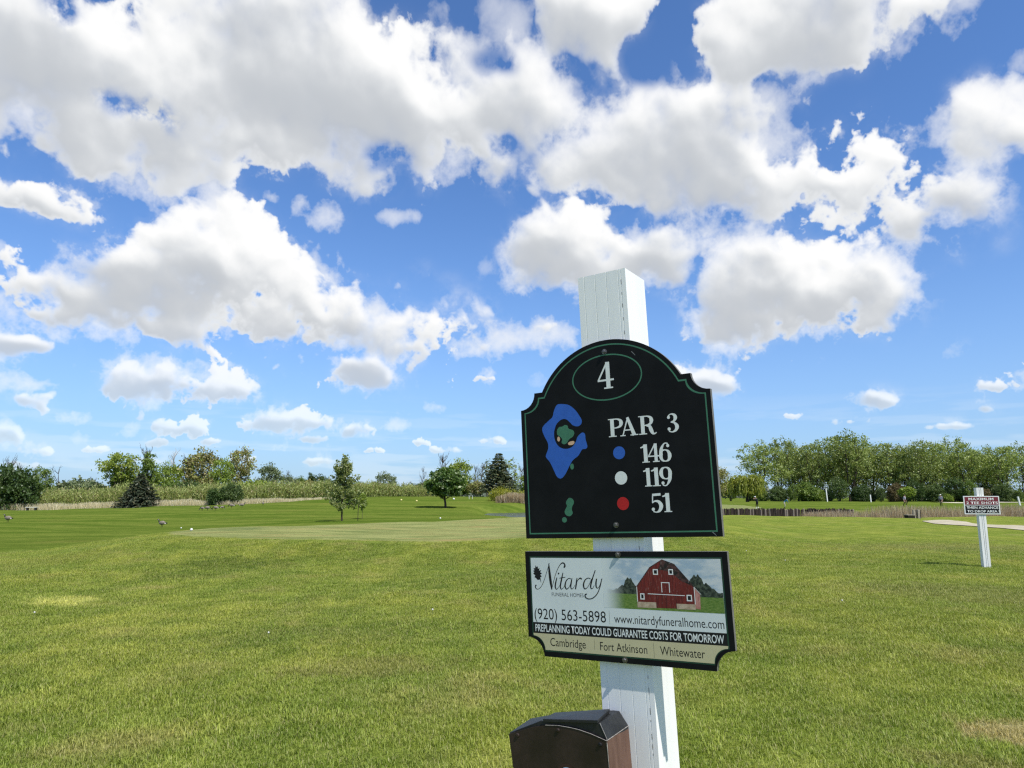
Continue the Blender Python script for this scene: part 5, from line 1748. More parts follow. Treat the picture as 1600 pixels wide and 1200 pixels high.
def sapling(seed):
    """young tree with a straight leader and steep branches clothed in leaves"""
    P = Plant(seed)
    rg = P.rg
    h = 5.6
    P.tube([(0, 0, -.1), (.02, 0, 1.2), (-.03, .02, 3), (.05, 0, h * .97)], .075, .012, 6)
    pts_ = [np.array([.0, 0, z]) for z in np.linspace(3.6, h * 1.03, 7)]
    for k in range(54):
        t = rg.uniform(.16, .88)
        z = t * h
        a = rg.uniform(0, 6.28)
        L = (1 - t) ** 1.15 * 2.5 * rg.uniform(.55, 1.1) + .30
        rise = L * rg.uniform(.45, 1.0) * (.35 + 1.5 * t * t)
        q = np.array([math.cos(a) * L * .80, math.sin(a) * L * .80, min(z + rise, h * 1.02)])
        B = P.limb((0, 0, z), q, .024, .006, .15, .3, 7, 4)
        pts_ += list(B[2:])
        if rg.rand() < .6:
            c = B[3] + rg.normal(0, .35, 3) + np.array([0, 0, .25])
            P.limb(B[3], c, .010, .004, .1, .1, 4, 3)
            pts_ += [c, (c + B[3]) / 2]
    for k in range(7):
        a = k * .9 + .3
        z = h * rg.uniform(.52, .70)
        o_ = rg.uniform(.35, .95)
        q = np.array([math.cos(a) * o_, math.sin(a) * o_, h * rg.uniform(.84, .99) - .25 * o_])
        B = P.limb((0, 0, z), q, .018, .005, .12, .4, 8, 4)
        pts_ += list(B[3:]) * 2
    P.leaves(np.array(pts_), (.09, .09, .10), 5600, .125, 0, 1.7)
    return P

def bare(seed, h, r, tr=.14, nl=16, sub=6):
    P = Plant(seed)
    rg = P.rg
    t = np.linspace(0, 1, 9)[:, None]
    tp = np.array([[0, 0, -.15]]) + np.array([[rg.normal(0, .3), rg.normal(0, .3), h]]) * t
    tp[1:, :2] += np.cumsum(rg.normal(0, .12, (8, 2)), 0)
    P.tube(tp, tr, .02, 6)
    P.nt = (len(P.wv), P.n)
    for k in range(nl):
        i = rg.randint(2, 8)
        a = rg.uniform(0, 6.28)
        L = r * (1.25 - i / 9) * rg.uniform(.6, 1.15)
        q = tp[i] + np.array([math.cos(a) * L, math.sin(a) * L, L * rg.uniform(.7, 1.7)])
        B = P.limb(tp[i], q, tr * .42, .012, .2, .25, 7, 4)
        for s in range(sub):
            j = rg.randint(2, 7)
            e = B[j] + rg.normal(0, .35, 3) * L * .5 + np.array([0, 0, L * .35])
            P.limb(B[j], e, .026, .012, .2, .2, 5, 3)
    return P

def willow(seed):
    P = Plant(seed)
    rg = P.rg
    P.tube([(0, 0, -.1), (.1, 0, 1.2), (0, .1, 2.6)], .42, .30, 8)
    ends = []
    for k in range(26):
        a = rg.uniform(0, 6.28); rr = rg.uniform(.3, 1) ** .6 * 3.4
        q = np.array([math.cos(a) * rr, math.sin(a) * rr, 6.0 - .22 * rr ** 1.5 + rg.normal(0, .25)])
        B = P.limb((0, 0, 2.4), q, .15, .03, .15, -.5, 8, 5)
        ends += list(B[3:])
    E = np.array(ends)
    n = 760
    b = E[rg.randint(0, len(E), n)] + rg.normal(0, .45, (n, 3)) * np.array([1, 1, .5])
    for p in b:
        out = p[:2] / (np.hypot(*p[:2]) + .3)
        L = rg.uniform(.5, 1) * max(p[2] - rg.uniform(.9, 2.2), .6)
        m = 9
        s = np.linspace(0, 1, m)[:, None]
        q = p + np.concatenate([out[None] * (.75 * s ** .6), -L * s ** 1.15 + .12 * np.sin(s * 3)], 1)
        d = np.gradient(q, axis=0); d /= np.linalg.norm(d, axis=1)[:, None]
        P.strand(q + rg.normal(0, .07, (m, 3)), d + rg.normal(0, .25, (m, 3)), .46, .17)
    P.leaves(E, (.4, .4, .3), 1500, .28)
    return P

def stand(kind, px, y, top, base_row, *a, **k):
    """a plant at column px and distance y, tall enough to reach the given row"""
    raise NotImplementedError

def tree_at(kind, px, y, h, proto_h, name, label, cat='tree', wide=1.0, rz=None, **k):
    p = at(px, y)
    s = h / proto_h
    return plant(kind, p, name, label, cat, sc=(s * wide, s * wide, s), rz=(px * .37 % 6.28) if rz is None else rz, **k)

def row_h(top, y, p):
    """height that brings a plant standing at p up to a row of the frame"""
    r = ray(800, top)
    return CAM_Z + r.z / r.y * y - p.z

def T(kind, px, y, top, proto_h, name, label, cat='tree', wide=1.0, **k):
    p = at(px, y)
    r = ray(px, top)
    h = CAM_Z + r.z / r.y * y - p.z
    return tree_at(kind, px, y, h, proto_h, name, label, cat, wide, **k)

# ---- the tall row of cottonwoods beyond the pond
ROW = [(1192, 688, 'cotton_a', 1.25), (1222, 682, 'cotton_c', .95), (1248, 684, 'cotton_b', 1.0), (1272, 692, 'cotton_e', 1.0), (1298, 680, 'cotton_d', .95), (1328, 671, 'cotton_c', 1.05), (1338, 676, 'cotton_b', .95),
       (1366, 682, 'cotton_b', .95), (1392, 690, 'cotton_e', 1.1), (1414, 694, 'cotton_c', .85), (1440, 684, 'cotton_d', 1.0), (1464, 683, 'cotton_b', 1.0), (1490, 682, 'cotton_a', .9), (1518, 691, 'cotton_e', 1.1),
       (1545, 692, 'cotton_b', 1.0), (1573, 696, 'cotton_e', 1.2), (1600, 690, 'cotton_c', 1.1), (1630, 694, 'cotton_a', 1.0), (1080, 712, 'cotton_b', .8)]
ORD = ['first', 'second', 'third', 'fourth', 'fifth', 'sixth', 'seventh', 'eighth', 'ninth', 'tenth', 'eleventh', 'twelfth', 'thirteenth', 'fourteenth', 'fifteenth', 'sixteenth', 'seventeenth', 'eighteenth']
for k, (px, top, kd, wd_) in enumerate(ROW):
    if px < 1150:
        lb_ = 'tall airy cottonwood hidden behind the black hole board'
    elif k == 0:
        lb_ = 'broad airy cottonwood at the open end of the tall row, above the weeping willow'
    elif px > 1610:
        lb_ = 'tall cottonwood at the far right end of the row, cut by the frame'
    else:
        lb_ = '%s tall airy cottonwood along the row, counted from the weeping willow' % ORD[k]
    T(kd, px, 205 + (k * 7 % 5) * 3.0, top, 20.0, 'cottonwood_tree', lb_, 'tree', wd_ * .92, group='tall cottonwoods in a row beyond the pond', bark=BARK_DARK, leaves=L_COTTON)
for k in range(1, 15):
    a, b_ = ROW[k][0], ROW[k + 1][0]
    T(('cotton_b', 'cotton_d', 'cotton_a', 'cotton_c')[k % 4], (a + b_) / 2, 226 + k * 5 % 9, 700 + k * 7 % 9, 20.0, 'cottonwood_tree', 'shorter cottonwood in the rear rank, seen between the %s and %s of the tall row' % (ORD[k], ORD[k + 1] if k < 17 else 'last'), 'tree', .9,
      group='rear rank of cottonwoods', bark=BARK_DARK, leaves=L_COTTON)
# understorey in front of and between their trunks
UND = [(1216, 198, 752, 'big_shrub', L_SHRUB, 1.0), (1240, 196, 748, 'wide_tree', L_MID, .8), (1280, 196, 758, 'big_shrub', L_BRIGHT, .9), (1262, 197, 746, 'shrub', L_MID, 1.3), (1312, 194, 738, 'wide_tree', L_SHRUB, 1.0), (1345, 195, 752, 'big_shrub', L_DARK, 1.0),
       (1377, 196, 752, 'wide_tree', L_SHRUB, .8), (1400, 198, 748, 'big_shrub', L_RED, .7), (1432, 194, 742, 'wide_tree', L_DARK, .9), (1462, 196, 750, 'big_shrub', L_SHRUB, 1.0), (1482, 193, 764, 'shrub', L_BRIGHT, 1.2), (1492, 197, 738, 'wide_tree', L_DARK, .9),
       (1520, 194, 742, 'wide_tree', L_MID, .7), (1540, 196, 756, 'big_shrub', L_RED, .9), (1566, 195, 750, 'big_shrub', L_SHRUB, 1.0), (1592, 193, 756, 'wide_tree', L_MID, .8), (1190, 200, 756, 'big_shrub', L_MID, .8), (1620, 196, 752, 'big_shrub', L_DARK, 1.0),
       (1180, 215, 750, 'big_shrub', L_SHRUB, .9), (1358, 214, 757, 'big_shrub', L_SHRUB, 1.0), (1448, 214, 750, 'big_shrub', L_SHRUB, 1.0), (1290, 214, 758, 'big_shrub', L_SHRUB, 1.0), (1410, 214, 752, 'big_shrub', L_DARK, 1.0), (1545, 214, 750, 'big_shrub', L_DARK, 1.1), (1505, 212, 755, 'big_shrub', L_DARK, 1.0)]
SHADE = {L_SHRUB: 'dull green', L_MID: 'mid green', L_BRIGHT: 'bright yellow green', L_DARK: 'dark green', L_RED: 'brownish'}
HT = {'big_shrub': 6.0, 'wide_tree': 8.0, 'shrub': 3.4}
def between(px):
    n = [r for r in ROW if 1150 < r[0] <= 1610]
    k = min(range(len(n)), key=lambda i: abs(n[i][0] - px))
    return ORD[k]
for px, y, top, kd, lf, wd_ in UND:
    top += 8
    T(kd, px, y, top, HT[kd], 'understorey_shrub', '%s %s %s the %s cottonwood of the row' % (SHADE[lf], 'sapling' if kd == 'wide_tree' else 'bush', 'behind' if y > 205 else 'in front of', between(px)), 'shrub', wd_,
      group='bushes under the cottonwoods', bark=BARK_DARK, leaves=lf)
T('willow', 1168, 140, 739, 6.15, 'weeping_willow', 'round yellow green weeping willow on the far bank, left end of the tree row', 'tree', 1.0, bark=BARK_DARK, leaves=L_WILLOW)
T('wide_tree', 1124, 175, 728, 8.0, 'yellow_tree', 'orange yellow leafy tree half hidden behind the black board, left of the willow', 'tree', .9, bark=BARK, leaves=L_BRONZE)
T('low_tree', 1142, 178, 752, 3.8, 'green_bush', 'yellow green bush between the black board and the willow', 'shrub', .9, bark=BARK, leaves=L_BRIGHT)
T('young_tree', 1418, 118, 761, 4.9, 'young_tree', 'small bright yellow green young tree behind the brown reeds', 'tree', 1.15, bark=BARK_DARK, leaves=L_BRIGHT)
T('small_tree', 1344, 152, 764, 5.1, 'young_tree', 'small dark young tree beside the short white post on the far mound', 'tree', 1.0, bark=BARK_DARK, leaves=L_DARK)

# ---- single trees on the near side
T('maple', 696, 98, 729, 6.5, 'maple_tree', 'round dark green maple alone on the fairway with its shadow beside it', 'tree', 1.02, bark=BARK_DARK, leaves=L_MAPLE)
T('sapling', 534, 59, 712, 5.8, 'young_ash_tree', 'slim pointed young tree with open leafy branches just behind the tee', 'tree', 1.16, bark=BARK_DARK, leaves=L_ASH)
p = at(560, 60)
T('small_tree', 566, 64, 771, 5.1, 'staked_sapling', 'thin pale sapling close to the slim pointed young tree', 'tree', .55, bark=BARK, leaves=L_BRIGHT)
T('spruce', 779, 150, 708, 9.7, 'spruce_tree', 'tall conical spruce on the mound beside the black board', 'tree', 1.18, bark=BARK_DARK, leaves=L_SPRUCE)
T('wide_tree', 716, 172, 717, 8.0, 'yellow_green_tree', 'yellow green tree behind the round maple', 'tree', .95, bark=BARK, leaves=L_YELLOW)
T('bare_tree', 690, 178, 703, 9.5, 'bare_tree', 'bare grey tree rising over the round maple', 'tree', 1.0, bark=BARK, leaves=None)
T('bare_tree_b', 751, 172, 714, 9.0, 'bare_tree', 'bare grey tree between the maple and the spruce', 'tree', .9, bark=BARK, leaves=None)
T('bare_tree_b', 660, 176, 722, 9.0, 'bare_tree', 'thin bare tree at the edge of the round maple', 'tree', .6, bark=BARK, leaves=None)
T('bare_tree', 742, 180, 722, 9.5, 'bare_tree', 'bare twiggy tree behind the yellow green tree', 'tree', .7, bark=BARK, leaves=None)
T('sparse_tree', 761, 176, 716, 9.0, 'sparse_tree', 'sparse pale tree on the maple side of the spruce', 'tree', 1.1, bark=BARK, leaves=L_GREY)
T('sparse_tree', 798, 176, 713, 9.0, 'sparse_tree', 'sparse pale yellow tree on the board side of the spruce', 'tree', 1.2, bark=BARK, leaves=L_YELLOW)
T('wide_tree', 826, 172, 738, 8.0, 'green_tree', 'fresh green tree half hidden by the edge of the black board', 'tree', .9, bark=BARK, leaves=L_BRIGHT)
T('low_tree', 745, 170, 752, 3.8, 'bronze_bush', 'bronze bush between the yellow green tree and the spruce', 'shrub', .8, bark=BARK, leaves=L_BRONZE)
T('bare_tree', 815, 182, 722, 9.5, 'bare_tree', 'bare grey tree beside the edge of the black board', 'tree', .8, bark=BARK, leaves=None)
T('low_tree', 722, 176, 758, 3.8, 'green_bush', 'green bush at the foot of the yellow green tree', 'shrub', 1.2, bark=BARK, leaves=L_MID)

# ---- the belt of trees on the left
LEFT = [
 ('big_shrub', 16, 112, 730, 6.0, 1.0, L_DARK, BARK_DARK, 'dense_shrub', 'large dense dark green shrub at the left edge of the lawn'),
 ('big_shrub', -28, 110, 742, 6.0, 1.0, L_SHRUB, BARK_DARK, 'dense_shrub', 'dull green shrub cut by the left edge of the photo'),
 ('tall_tree', 62, 135, 731, 9.0, .85, L_MID, BARK, 'leafy_tree', 'leafy green tree just right of the large dark shrub'),
 ('bare_tree', 10, 128, 706, 9.5, .7, None, BARK, 'bare_tree', 'bare twigs rising above the large dark shrub'),
 ('bare_tree_b', 30, 132, 712, 9.0, .7, None, BARK, 'bare_tree', 'thin bare tree behind the right half of the large dark shrub'),
 ('bare_tree_b', 50, 140, 720, 9.0, .8, None, BARK, 'bare_tree', 'thin bare tree over the leafy tree beside the dark shrub'),
 ('dead_snag', 91, 138, 719, 7.2, .9, None, BARK_DARK, 'dead_tree', 'dark forked dead tree standing alone in the gap left of the pale low tree'),
 ('low_tree', 126, 140, 748, 3.8, 1.05, L_GREY, BARK, 'low_tree', 'pale grey green low tree right of the forked dead tree'),
 ('low_tree', 105, 150, 756, 3.8, .9, L_BRIGHT, BARK, 'low_tree', 'small bright green low tree behind the forked dead tree'),
 ('bare_tree_b', 146, 150, 738, 9.0, 1.0, None, BARK_DARK, 'bare_tree', 'low bare tree behind the pale grey green low tree'),
 ('low_tree', 152, 150, 758, 3.8, .8, L_SHRUB, BARK, 'low_tree', 'dull green low tree left of the round topped tree'),
 ('round_tree', 181, 138, 708, 8.6, .92, L_YELLOW, BARK, 'round_topped_tree', 'round topped yellow green tree with trunks showing, left of the dark spruce'),
 ('narrow_tree', 229, 136, 704, 9.0, 1.0, L_MID, BARK_DARK, 'slender_tree', 'slender green tree rising behind the broad dark spruce'),
 ('low_tree', 206, 142, 738, 3.8, .8, L_MID, BARK, 'low_tree', 'green low tree between the round topped tree and the spruce'),
 ('bare_tree', 224, 142, 690, 9.5, .8, None, BARK_DARK, 'bare_tree', 'bare twiggy top above the slender green tree'),
 ('broad_spruce', 217, 113, 738, 4.7, .95, L_SPRUCE_DARK, BARK_DARK, 'broad_spruce', 'broad low dark spruce standing at the pale grass edge'),
 ('white_tree', 266, 140, 688, 10.5, .95, None, BARK_WHITE, 'white_barked_tree', 'bare white barked tree behind the green thicket'),
 ('wide_tree', 262, 136, 722, 8.0, .8, L_BRIGHT, BARK, 'leafy_tree', 'bright green leafy tree around the white barked trunk'),
 ('wide_tree', 310, 140, 700, 8.0, .95, L_BRONZE, BARK_DARK, 'bronze_tree', 'wide bronze leaved tree, the larger of the two bronze ones'),
 ('bare_tree', 290, 138, 706, 9.5, .9, None, BARK, 'bare_tree', 'bare branches on the spruce side of the wide bronze tree'),
 ('tall_tree', 345, 134, 718, 9.0, .95, L_BRIGHT, BARK, 'bright_tree', 'bright green tree between the two bronze ones'),
 ('tall_tree', 373, 140, 701, 9.0, .9, L_BRONZE, BARK_DARK, 'bronze_tree', 'tall narrow bronze leaved tree with dark trunk'),
 ('low_tree', 294, 126, 752, 3.8, .8, L_DARK, BARK_DARK, 'low_tree', 'dark low tree under the wide bronze tree'),
 ('low_tree', 270, 128, 752, 3.8, .8, L_MID, BARK, 'low_tree', 'mid green low tree at the foot of the white barked tree'),
 ('low_tree', 392, 130, 750, 3.8, .8, L_YELLOW, BARK, 'low_tree', 'yellowish low tree at the foot of the tall narrow bronze tree'),
 ('shrub', 334, 112, 764, 3.4, 1.1, L_DARK, BARK_DARK, 'dark_shrub', 'small dark green shrub at the pale grass edge below the bright tree'),
 ('shrub', 363, 114, 756, 3.4, 1.05, L_SHRUB, BARK_DARK, 'dark_shrub', 'taller dull green shrub, right one of the pair at the grass edge'),
 ('shrub', 349, 113, 762, 3.4, .8, L_DARK, BARK_DARK, 'dark_shrub', 'dark green shrub squeezed between the pair at the grass edge'),
 ('wide_tree', 420, 158, 724, 8.0, .95, L_GREY, BARK, 'leafy_tree', 'rounded grey green tree right of the tall narrow bronze tree'),
 ('low_tree', 412, 150, 752, 3.8, .9, L_BRIGHT, BARK, 'low_tree', 'bright low tree in front of the rounded grey green tree'),
 ('wide_tree', 452, 165, 742, 8.0, 1.1, L_GREY, BARK, 'leafy_tree', 'second grey green tree, further right and lower than the rounded one'),
 ('bare_tree_b', 448, 168, 728, 9.0, .8, None, BARK, 'bare_tree', 'bare thin tree above the second grey green tree'),
 ('narrow_tree', 486, 168, 737, 9.0, 1.1, L_DARK, BARK, 'pointed_tree', 'dark pointed tree left of the slim young tree'),
 ('wide_tree', 502, 168, 741, 8.0, 1.1, L_SHRUB, BARK, 'leafy_tree', 'dark rounded tree partly behind the slim young tree'),
 ('low_tree', 483, 150, 751, 3.8, 1.0, L_BRONZE, BARK, 'bronze_bush', 'bronze bush in front of the dark pointed tree'),
 ('wide_tree', 470, 168, 744, 8.0, .9, L_MID, BARK, 'leafy_tree', 'mid green tree behind the bronze bush'),
 ('wide_tree', 603, 185, 737, 8.0, 1.05, L_GREY, BARK, 'leafy_tree', 'grey green tree alone on the skyline between young tree and maple'),
 ('low_tree', 612, 178, 758, 3.8, .9, L_MID, BARK, 'low_tree', 'green low tree under the lone grey green skyline tree'),
 ('low_tree', 560, 180, 753, 3.8, .8, L_SHRUB, BARK, 'low_tree', 'dull green low tree right of the slim young tree'),
 ('low_tree', 580, 178, 762, 3.8, 1.0, L_MID, BARK, 'low_tree', 'mid green low tree left of the lone skyline tree'),
 ('low_tree', 647, 180, 756, 3.8, .9, L_SHRUB, BARK, 'low_tree', 'dull green low tree left of the maple'),
 ('bare_tree_b', 642, 190, 748, 9.0, .6, None, BARK, 'bare_tree', 'small bare tree left of the maple on the skyline'),
 ('low_tree', 668, 178, 752, 3.8, .8, L_MID, BARK, 'low_tree', 'green low tree partly behind the maple'),
]
for kd, px, y, top, ph, wd_, lf, bk, nm, lb_ in LEFT:
    T(kd, px, y, top, ph, nm, lb_, 'shrub' if 'shrub' in nm or 'bush' in nm else 'tree', wd_, bark=bk, leaves=lf)

# far woods along the horizon
fw = Plant(900)
rg = fw.rg
az_ = np.concatenate([rg.uniform(-46, 46, 900), rg.uniform(-6, 4, 120)])
dd = rg.uniform(420, 900, len(az_))
xx, yy = dd * np.sin(np.radians(az_)), dd * np.cos(np.radians(az_))
zz = ground_z(xx, yy)
hh = rg.uniform(3, 8, len(az_)) * (0.8 + .4 * np.sin(az_ * 1.7))
cc = []
for x, y, z, h in zip(xx, yy, zz, hh):
    m = 26
    q = np.stack([x + rg.normal(0, 3.0, m), y + rg.normal(0, 3.0, m), z + rg.uniform(0, 1, m) ** .8 * h], 1)
    cc.append(q)
cc = np.vstack(cc)
fw.leaves(cc, (.5, .5, .4), len(cc), 2.2)
_, me = fw.meshes()
me.name = 'far_woods'
tag(link('far_woods', me, None, L_FAR), kind='stuff')

# ---- willow thicket behind the pale grass, dry grass edge, reeds
def band(name, line, n, h, wid, leaf, mat, seed, lean=.18, tops=None, depth=3.0, stems=None, hvar=.45):
    """upright growth scattered along a line of (px, y, height factor)"""
    P = Plant(seed)
    rg = P.rg
    pts_ = [(at(px, y), f) for px, y, f in line]
    xs = np.array([p.x for p, f in pts_]); ys = np.array([p.y for p, f in pts_]); fs = np.array([f for p, f in pts_])
    cum = np.concatenate([[0], np.cumsum(np.hypot(np.diff(xs), np.diff(ys)))])
    s = rg.uniform(0, cum[-1], n)
    dep = rg.uniform(0, 1, n)
    x = np.interp(s, cum, xs) + rg.normal(0, .3, n); y = np.interp(s, cum, ys) + dep * depth
    f = np.interp(s, cum, fs) * (1 + .35 * np.sin(s * .9) * np.sin(s * .37 + 1) * hvar)
    z = ground_z(x, y)
    hh_ = h * f * rg.uniform(1 - hvar, 1.1, n)
    return P, rg, x, y, z, hh_

def thicket(name, line, n, h, seed, mat, per=7, leaf=.34, depth=4.0):
    P, rg, x, y, z, hh_ = band(name, line, n, h, .1, leaf, mat, seed, depth=depth)
    base = np.stack([x, y, z], 1)
    top = base + np.stack([rg.normal(0, .25, n), rg.normal(0, .25, n), hh_], 1)
    P.strand(base, (top - base), np.ones((n, 1)) * 1.0, .05)
    t = rg.uniform(.12, 1.0, (n, per)) ** .75
    q = base[:, None, :] + (top - base)[:, None, :] * t[..., None] + rg.normal(0, .22, (n, per, 3))
    q = q.reshape(-1, 3)
    m = len(q)
    d = np.stack([rg.normal(0, .45, m), rg.normal(0, .45, m), rg.uniform(.4, 1.0, m)], 1)
    P.strand(q, d, leaf * rg.uniform(.6, 1.4, (m, 1)), leaf * .40)
    _, me = P.meshes()
    me.name = name
    return tag(link(name, me, None, mat), kind='stuff')

def blades(name, line, n, h, wid, seed, mat, depth=2.0, lean=.2, hvar=.5):
    P, rg, x, y, z, hh_ = band(name, line, n, h, wid, 0, mat, seed, depth=depth, hvar=hvar)
    base = np.stack([x, y, z - .03], 1)
    d = np.stack([rg.normal(0, lean, n), rg.normal(0, lean, n), np.ones(n)], 1)
    P.strand(base, d, hh_[:, None], wid)
    _, me = P.meshes()
    me.name = name
    return tag(link(name, me, None, mat), kind='stuff')

thicket('willow_thicket', [(52, 114, .9), (120, 116, 1.1), (180, 117, 1.15), (250, 116, 1.0), (320, 117, .95), (400, 120, .95), (470, 126, 1.0), (520, 132, .95), (580, 142, .85), (640, 152, .75), (690, 158, .7)], 5200, 2.9, 301, L_THICKET, 7, .36, 5.0)
thicket('willow_thicket', [(-120, 116, 1.0), (52, 122, 1.0), (250, 126, 1.0), (400, 130, 1.0)], 1800, 2.9, 302, L_THICKET, 7, .36, 4.0)
blades('dry_grass', [(-100, 109, 1), (0, 109, 1), (60, 110.5, 1), (150, 112, 1), (260, 112.5, 1), (330, 111.5, .8), (400, 113, .8), (440, 117, .6), (480, 122, .4), (540, 128, .3)], 15000, .95, .05, 303, L_DRY, 2.6, .25)
blades('dead_reeds', [(1290, 76, .5), (1312, 70.5, .8), (1360, 69.5, .9), (1420, 69.0, 1.0), (1480, 70, 1.0), (1540, 71, 1.0), (1600, 72.5, 1.0), (1700, 76, 1.0)], 22000, 1.75, .026, 304, L_REED, 6.0, .17, .55)
blades('dead_reeds', [(778, 112.5, .6), (800, 112, .9), (860, 111.5, 1.0), (900, 111.5, 1)], 5000, 1.5, .05, 305, L_REED, 2.0, .12, .4)
thicket('yellow_bushes', [(768, 116, .8), (785, 115, 1.0), (800, 116, .8), (830, 117, .6)], 420, 1.75, 306, L_BUSHYEL, 9, .26, 2.2)
blades('rough_grass', [(10, 70, .3), (60, 70, .4), (1560, 62, .8), (1640, 60, 1)], 300, .35, .02, 307, L_REEDGREEN, 3.0, .3)

# ------------------------------------------------------------------ small sign at the drop area
stub_m, nt, out = material('white_post_paint')
so = objco(nt)
n1 = noise(nt, vmth(nt, 'MULTIPLY', so, (20, 20, 2)), 1, 6, .65)
principled(nt, out, mixc(nt, smap(nt, n1, .35, .75), (.78, .78, .75), (.64, .63, .58)), .5, .3)
ds_p = hit(1543.5, 888)
ds = empty('drop_area_sign', ds_p, R(-9))
tag(ds, 'small white post with a maroon and black notice about tee shots beside the gravel path', 'sign')
dist = ds_p.y
u = dist * 0.99 / FPX                                   # metres per pixel of the frame at that distance
top_z = CAM_Z + ray(1535, 762).z / ray(1535, 762).y * dist - ds_p.z
pw = 5.0 * u
prof = [(-pw, 0), (-pw * .30, 0), (-pw * .26, .012), (-pw * .16, .012), (-pw * .12, 0), (pw * .16, 0), (pw * .20, .012), (pw * .30, .012), (pw * .34, 0), (pw, 0), (pw, pw * 1.7), (-pw, pw * 1.7)]
b = bmesh.new()
lo = [b.verts.new((x, y, -0.1)) for x, y in prof]; hi = [b.verts.new((x, y, top_z)) for x, y in prof]
for i in range(len(prof)):
    j = (i + 1) % len(prof)
    b.faces.new((lo[i], lo[j], hi[j], hi[i]))
b.faces.new(hi); b.faces.new(lo[::-1])
bmesh.ops.recalc_face_normals(b, faces=b.faces[:])
me = bpy.data.meshes.new('post'); b.to_mesh(me); b.free()
link('post', me, ds, stub_m)
bz0 = CAM_Z + ray(1535, 803.5).z / ray(1535, 803.5).y * dist - ds_p.z
bz1 = CAM_Z + ray(1535, 775).z / ray(1535, 775).y * dist - ds_p.z
bw = 25.5 * u
nb = flat_poly('notice_board', [rect(-bw, bz0, bw, bz1)], M_letter, ds, -0.02, 0.018)
zm = bz0 + (bz1 - bz0) * .50
M_maroon = plain('maroon_paint', (0.155, 0.022, 0.030), .5, .3, .12, 30)
t_ = bw * .055
flat_poly('maroon_panel', [rect(-bw + t_, zm + t_ * .3, bw - t_, bz1 - t_)], M_maroon, nb, -0.0207)
flat_poly('black_panel', [rect(-bw + t_, bz0 + t_, bw - t_, zm - t_ * .3)], M_ink, nb, -0.0207)
hq = (bz1 - bz0)
def row_text(nm, txt, x0, x1, a, b_):
    type_set(nm, txt, x0, x1, bz0 + hq * a, bz0 + hq * b_, nb, -0.0212, M_letter, 0.014)
row_text('notice_line', 'MAXIMUM', -bw * .72, bw * .68, .77, .90)
row_text('notice_line', '2 TEE SHOTS', -bw * .86, bw * .90, .56, .69)
row_text('notice_line', 'THEN ADVANCE', -bw * .86, bw * .90, .30, .43)
row_text('notice_line', 'TO DROP AREA !', -bw * .84, bw * .94, .10, .22)

# ------------------------------------------------------------------ posts, markers
def post_sign(px, y, row_top, w, label, tilt=0.0):
    p = at(px, y)
    h = CAM_Z + ray(px, row_top).z / ray(px, row_top).y * y - p.z
    m = MB()
    m.box((-w, -w, -.1), (w, w, h - w)); m.box((-w * 1.15, -w * 1.15, h - w), (w * 1.15, w * 1.15, h))
    o = m.build('white_post', stub_m, None)
    o.location = p
    o.rotation_euler = (0, R(tilt), 0)
    return tag(o, label, 'post', 'white posts across the pond')
post_sign(1293, 150, 763, .09, 'tall thin white post on the far mound under the cottonwood row', -3)
post_sign(1361, 148, 773, .09, 'short white post on the far mound beside the small dark tree', -2)
post_sign(1594, 100, 776, .085, 'leaning white post at the right end of the brown reeds', -9)

ball_m = plain('white_marker_paint', (.74, .74, .70), .4, .4, .06, 20)
yel_m = plain('yellow_marker_paint', (.62, .56, .20), .4, .4, .06, 20)
def marker(px, row, r, mat, label, y=None):
    p = hit(px, row) if y is None else at(px, y)
    m = MB()
    m.ball((0, 0, r * .95), r, 12, 8); m.tube([(0, 0, -.05), (0, 0, r * .3)], r * .3, 8)
    o = m.build('tee_marker', mat, None, True)
    o.location = p
    return tag(o, label, 'tee marker', 'round tee markers')
marker(688, 811, .075, ball_m, 'white ball marker on the rim of the pale tee')
marker(627, 784, .17, yel_m, 'pale yellow ball marker on the fairway, further from the maple', 118)
marker(651, 785.5, .17, yel_m, 'pale yellow ball marker on the fairway, nearer the maple', 116)
marker(709, 782, .17, ball_m, 'white ball marker just right of the maple', 122)
for px, lb_ in ((733, 'thin white stake on the fairway, nearer the maple'), (738, 'thin white stake on the fairway, nearer the spruce')):
    p = at(px, 124)
    m = MB(); m.tube([(0, 0, -.05), (0, 0, .62)], .035, 6)
    o = m.build('white_stake', stub_m); o.location = p
    tag(o, lb_, 'stake', 'pair of white stakes')
p = at(559, 60)
m = MB(); m.tube([(0, 0, -.05), (0, .01, .7), (.01, 0, 1.5)], .028, 7)
o = m.build('tree_stake', plain('dark_stake', (.05, .04, .03), .8, .2), None); o.location = p
tag(o, 'dark wooden stake beside the slim pointed young tree', 'stake')

# pale slab by the dark shrub on the left
p = at(49, 108.5)
m = MB()
m.box((-.75, -.35, .42), (.75, .35, .54)); 
o = empty('low_bench', p, R(12)); tag(o, 'low pale topped bench at the foot of the dark shrub', 'bench')
m.build('seat', plain('pale_bench_top', (.5, .48, .40), .8, .2), o)
for sx in (-.55, .55):
    m = MB(); m.box((sx - .08, -.3, -.05), (sx + .08, .3, .42)); m.build('leg', plain('dark_bench_leg', (.05, .05, .05), .8, .2), o)

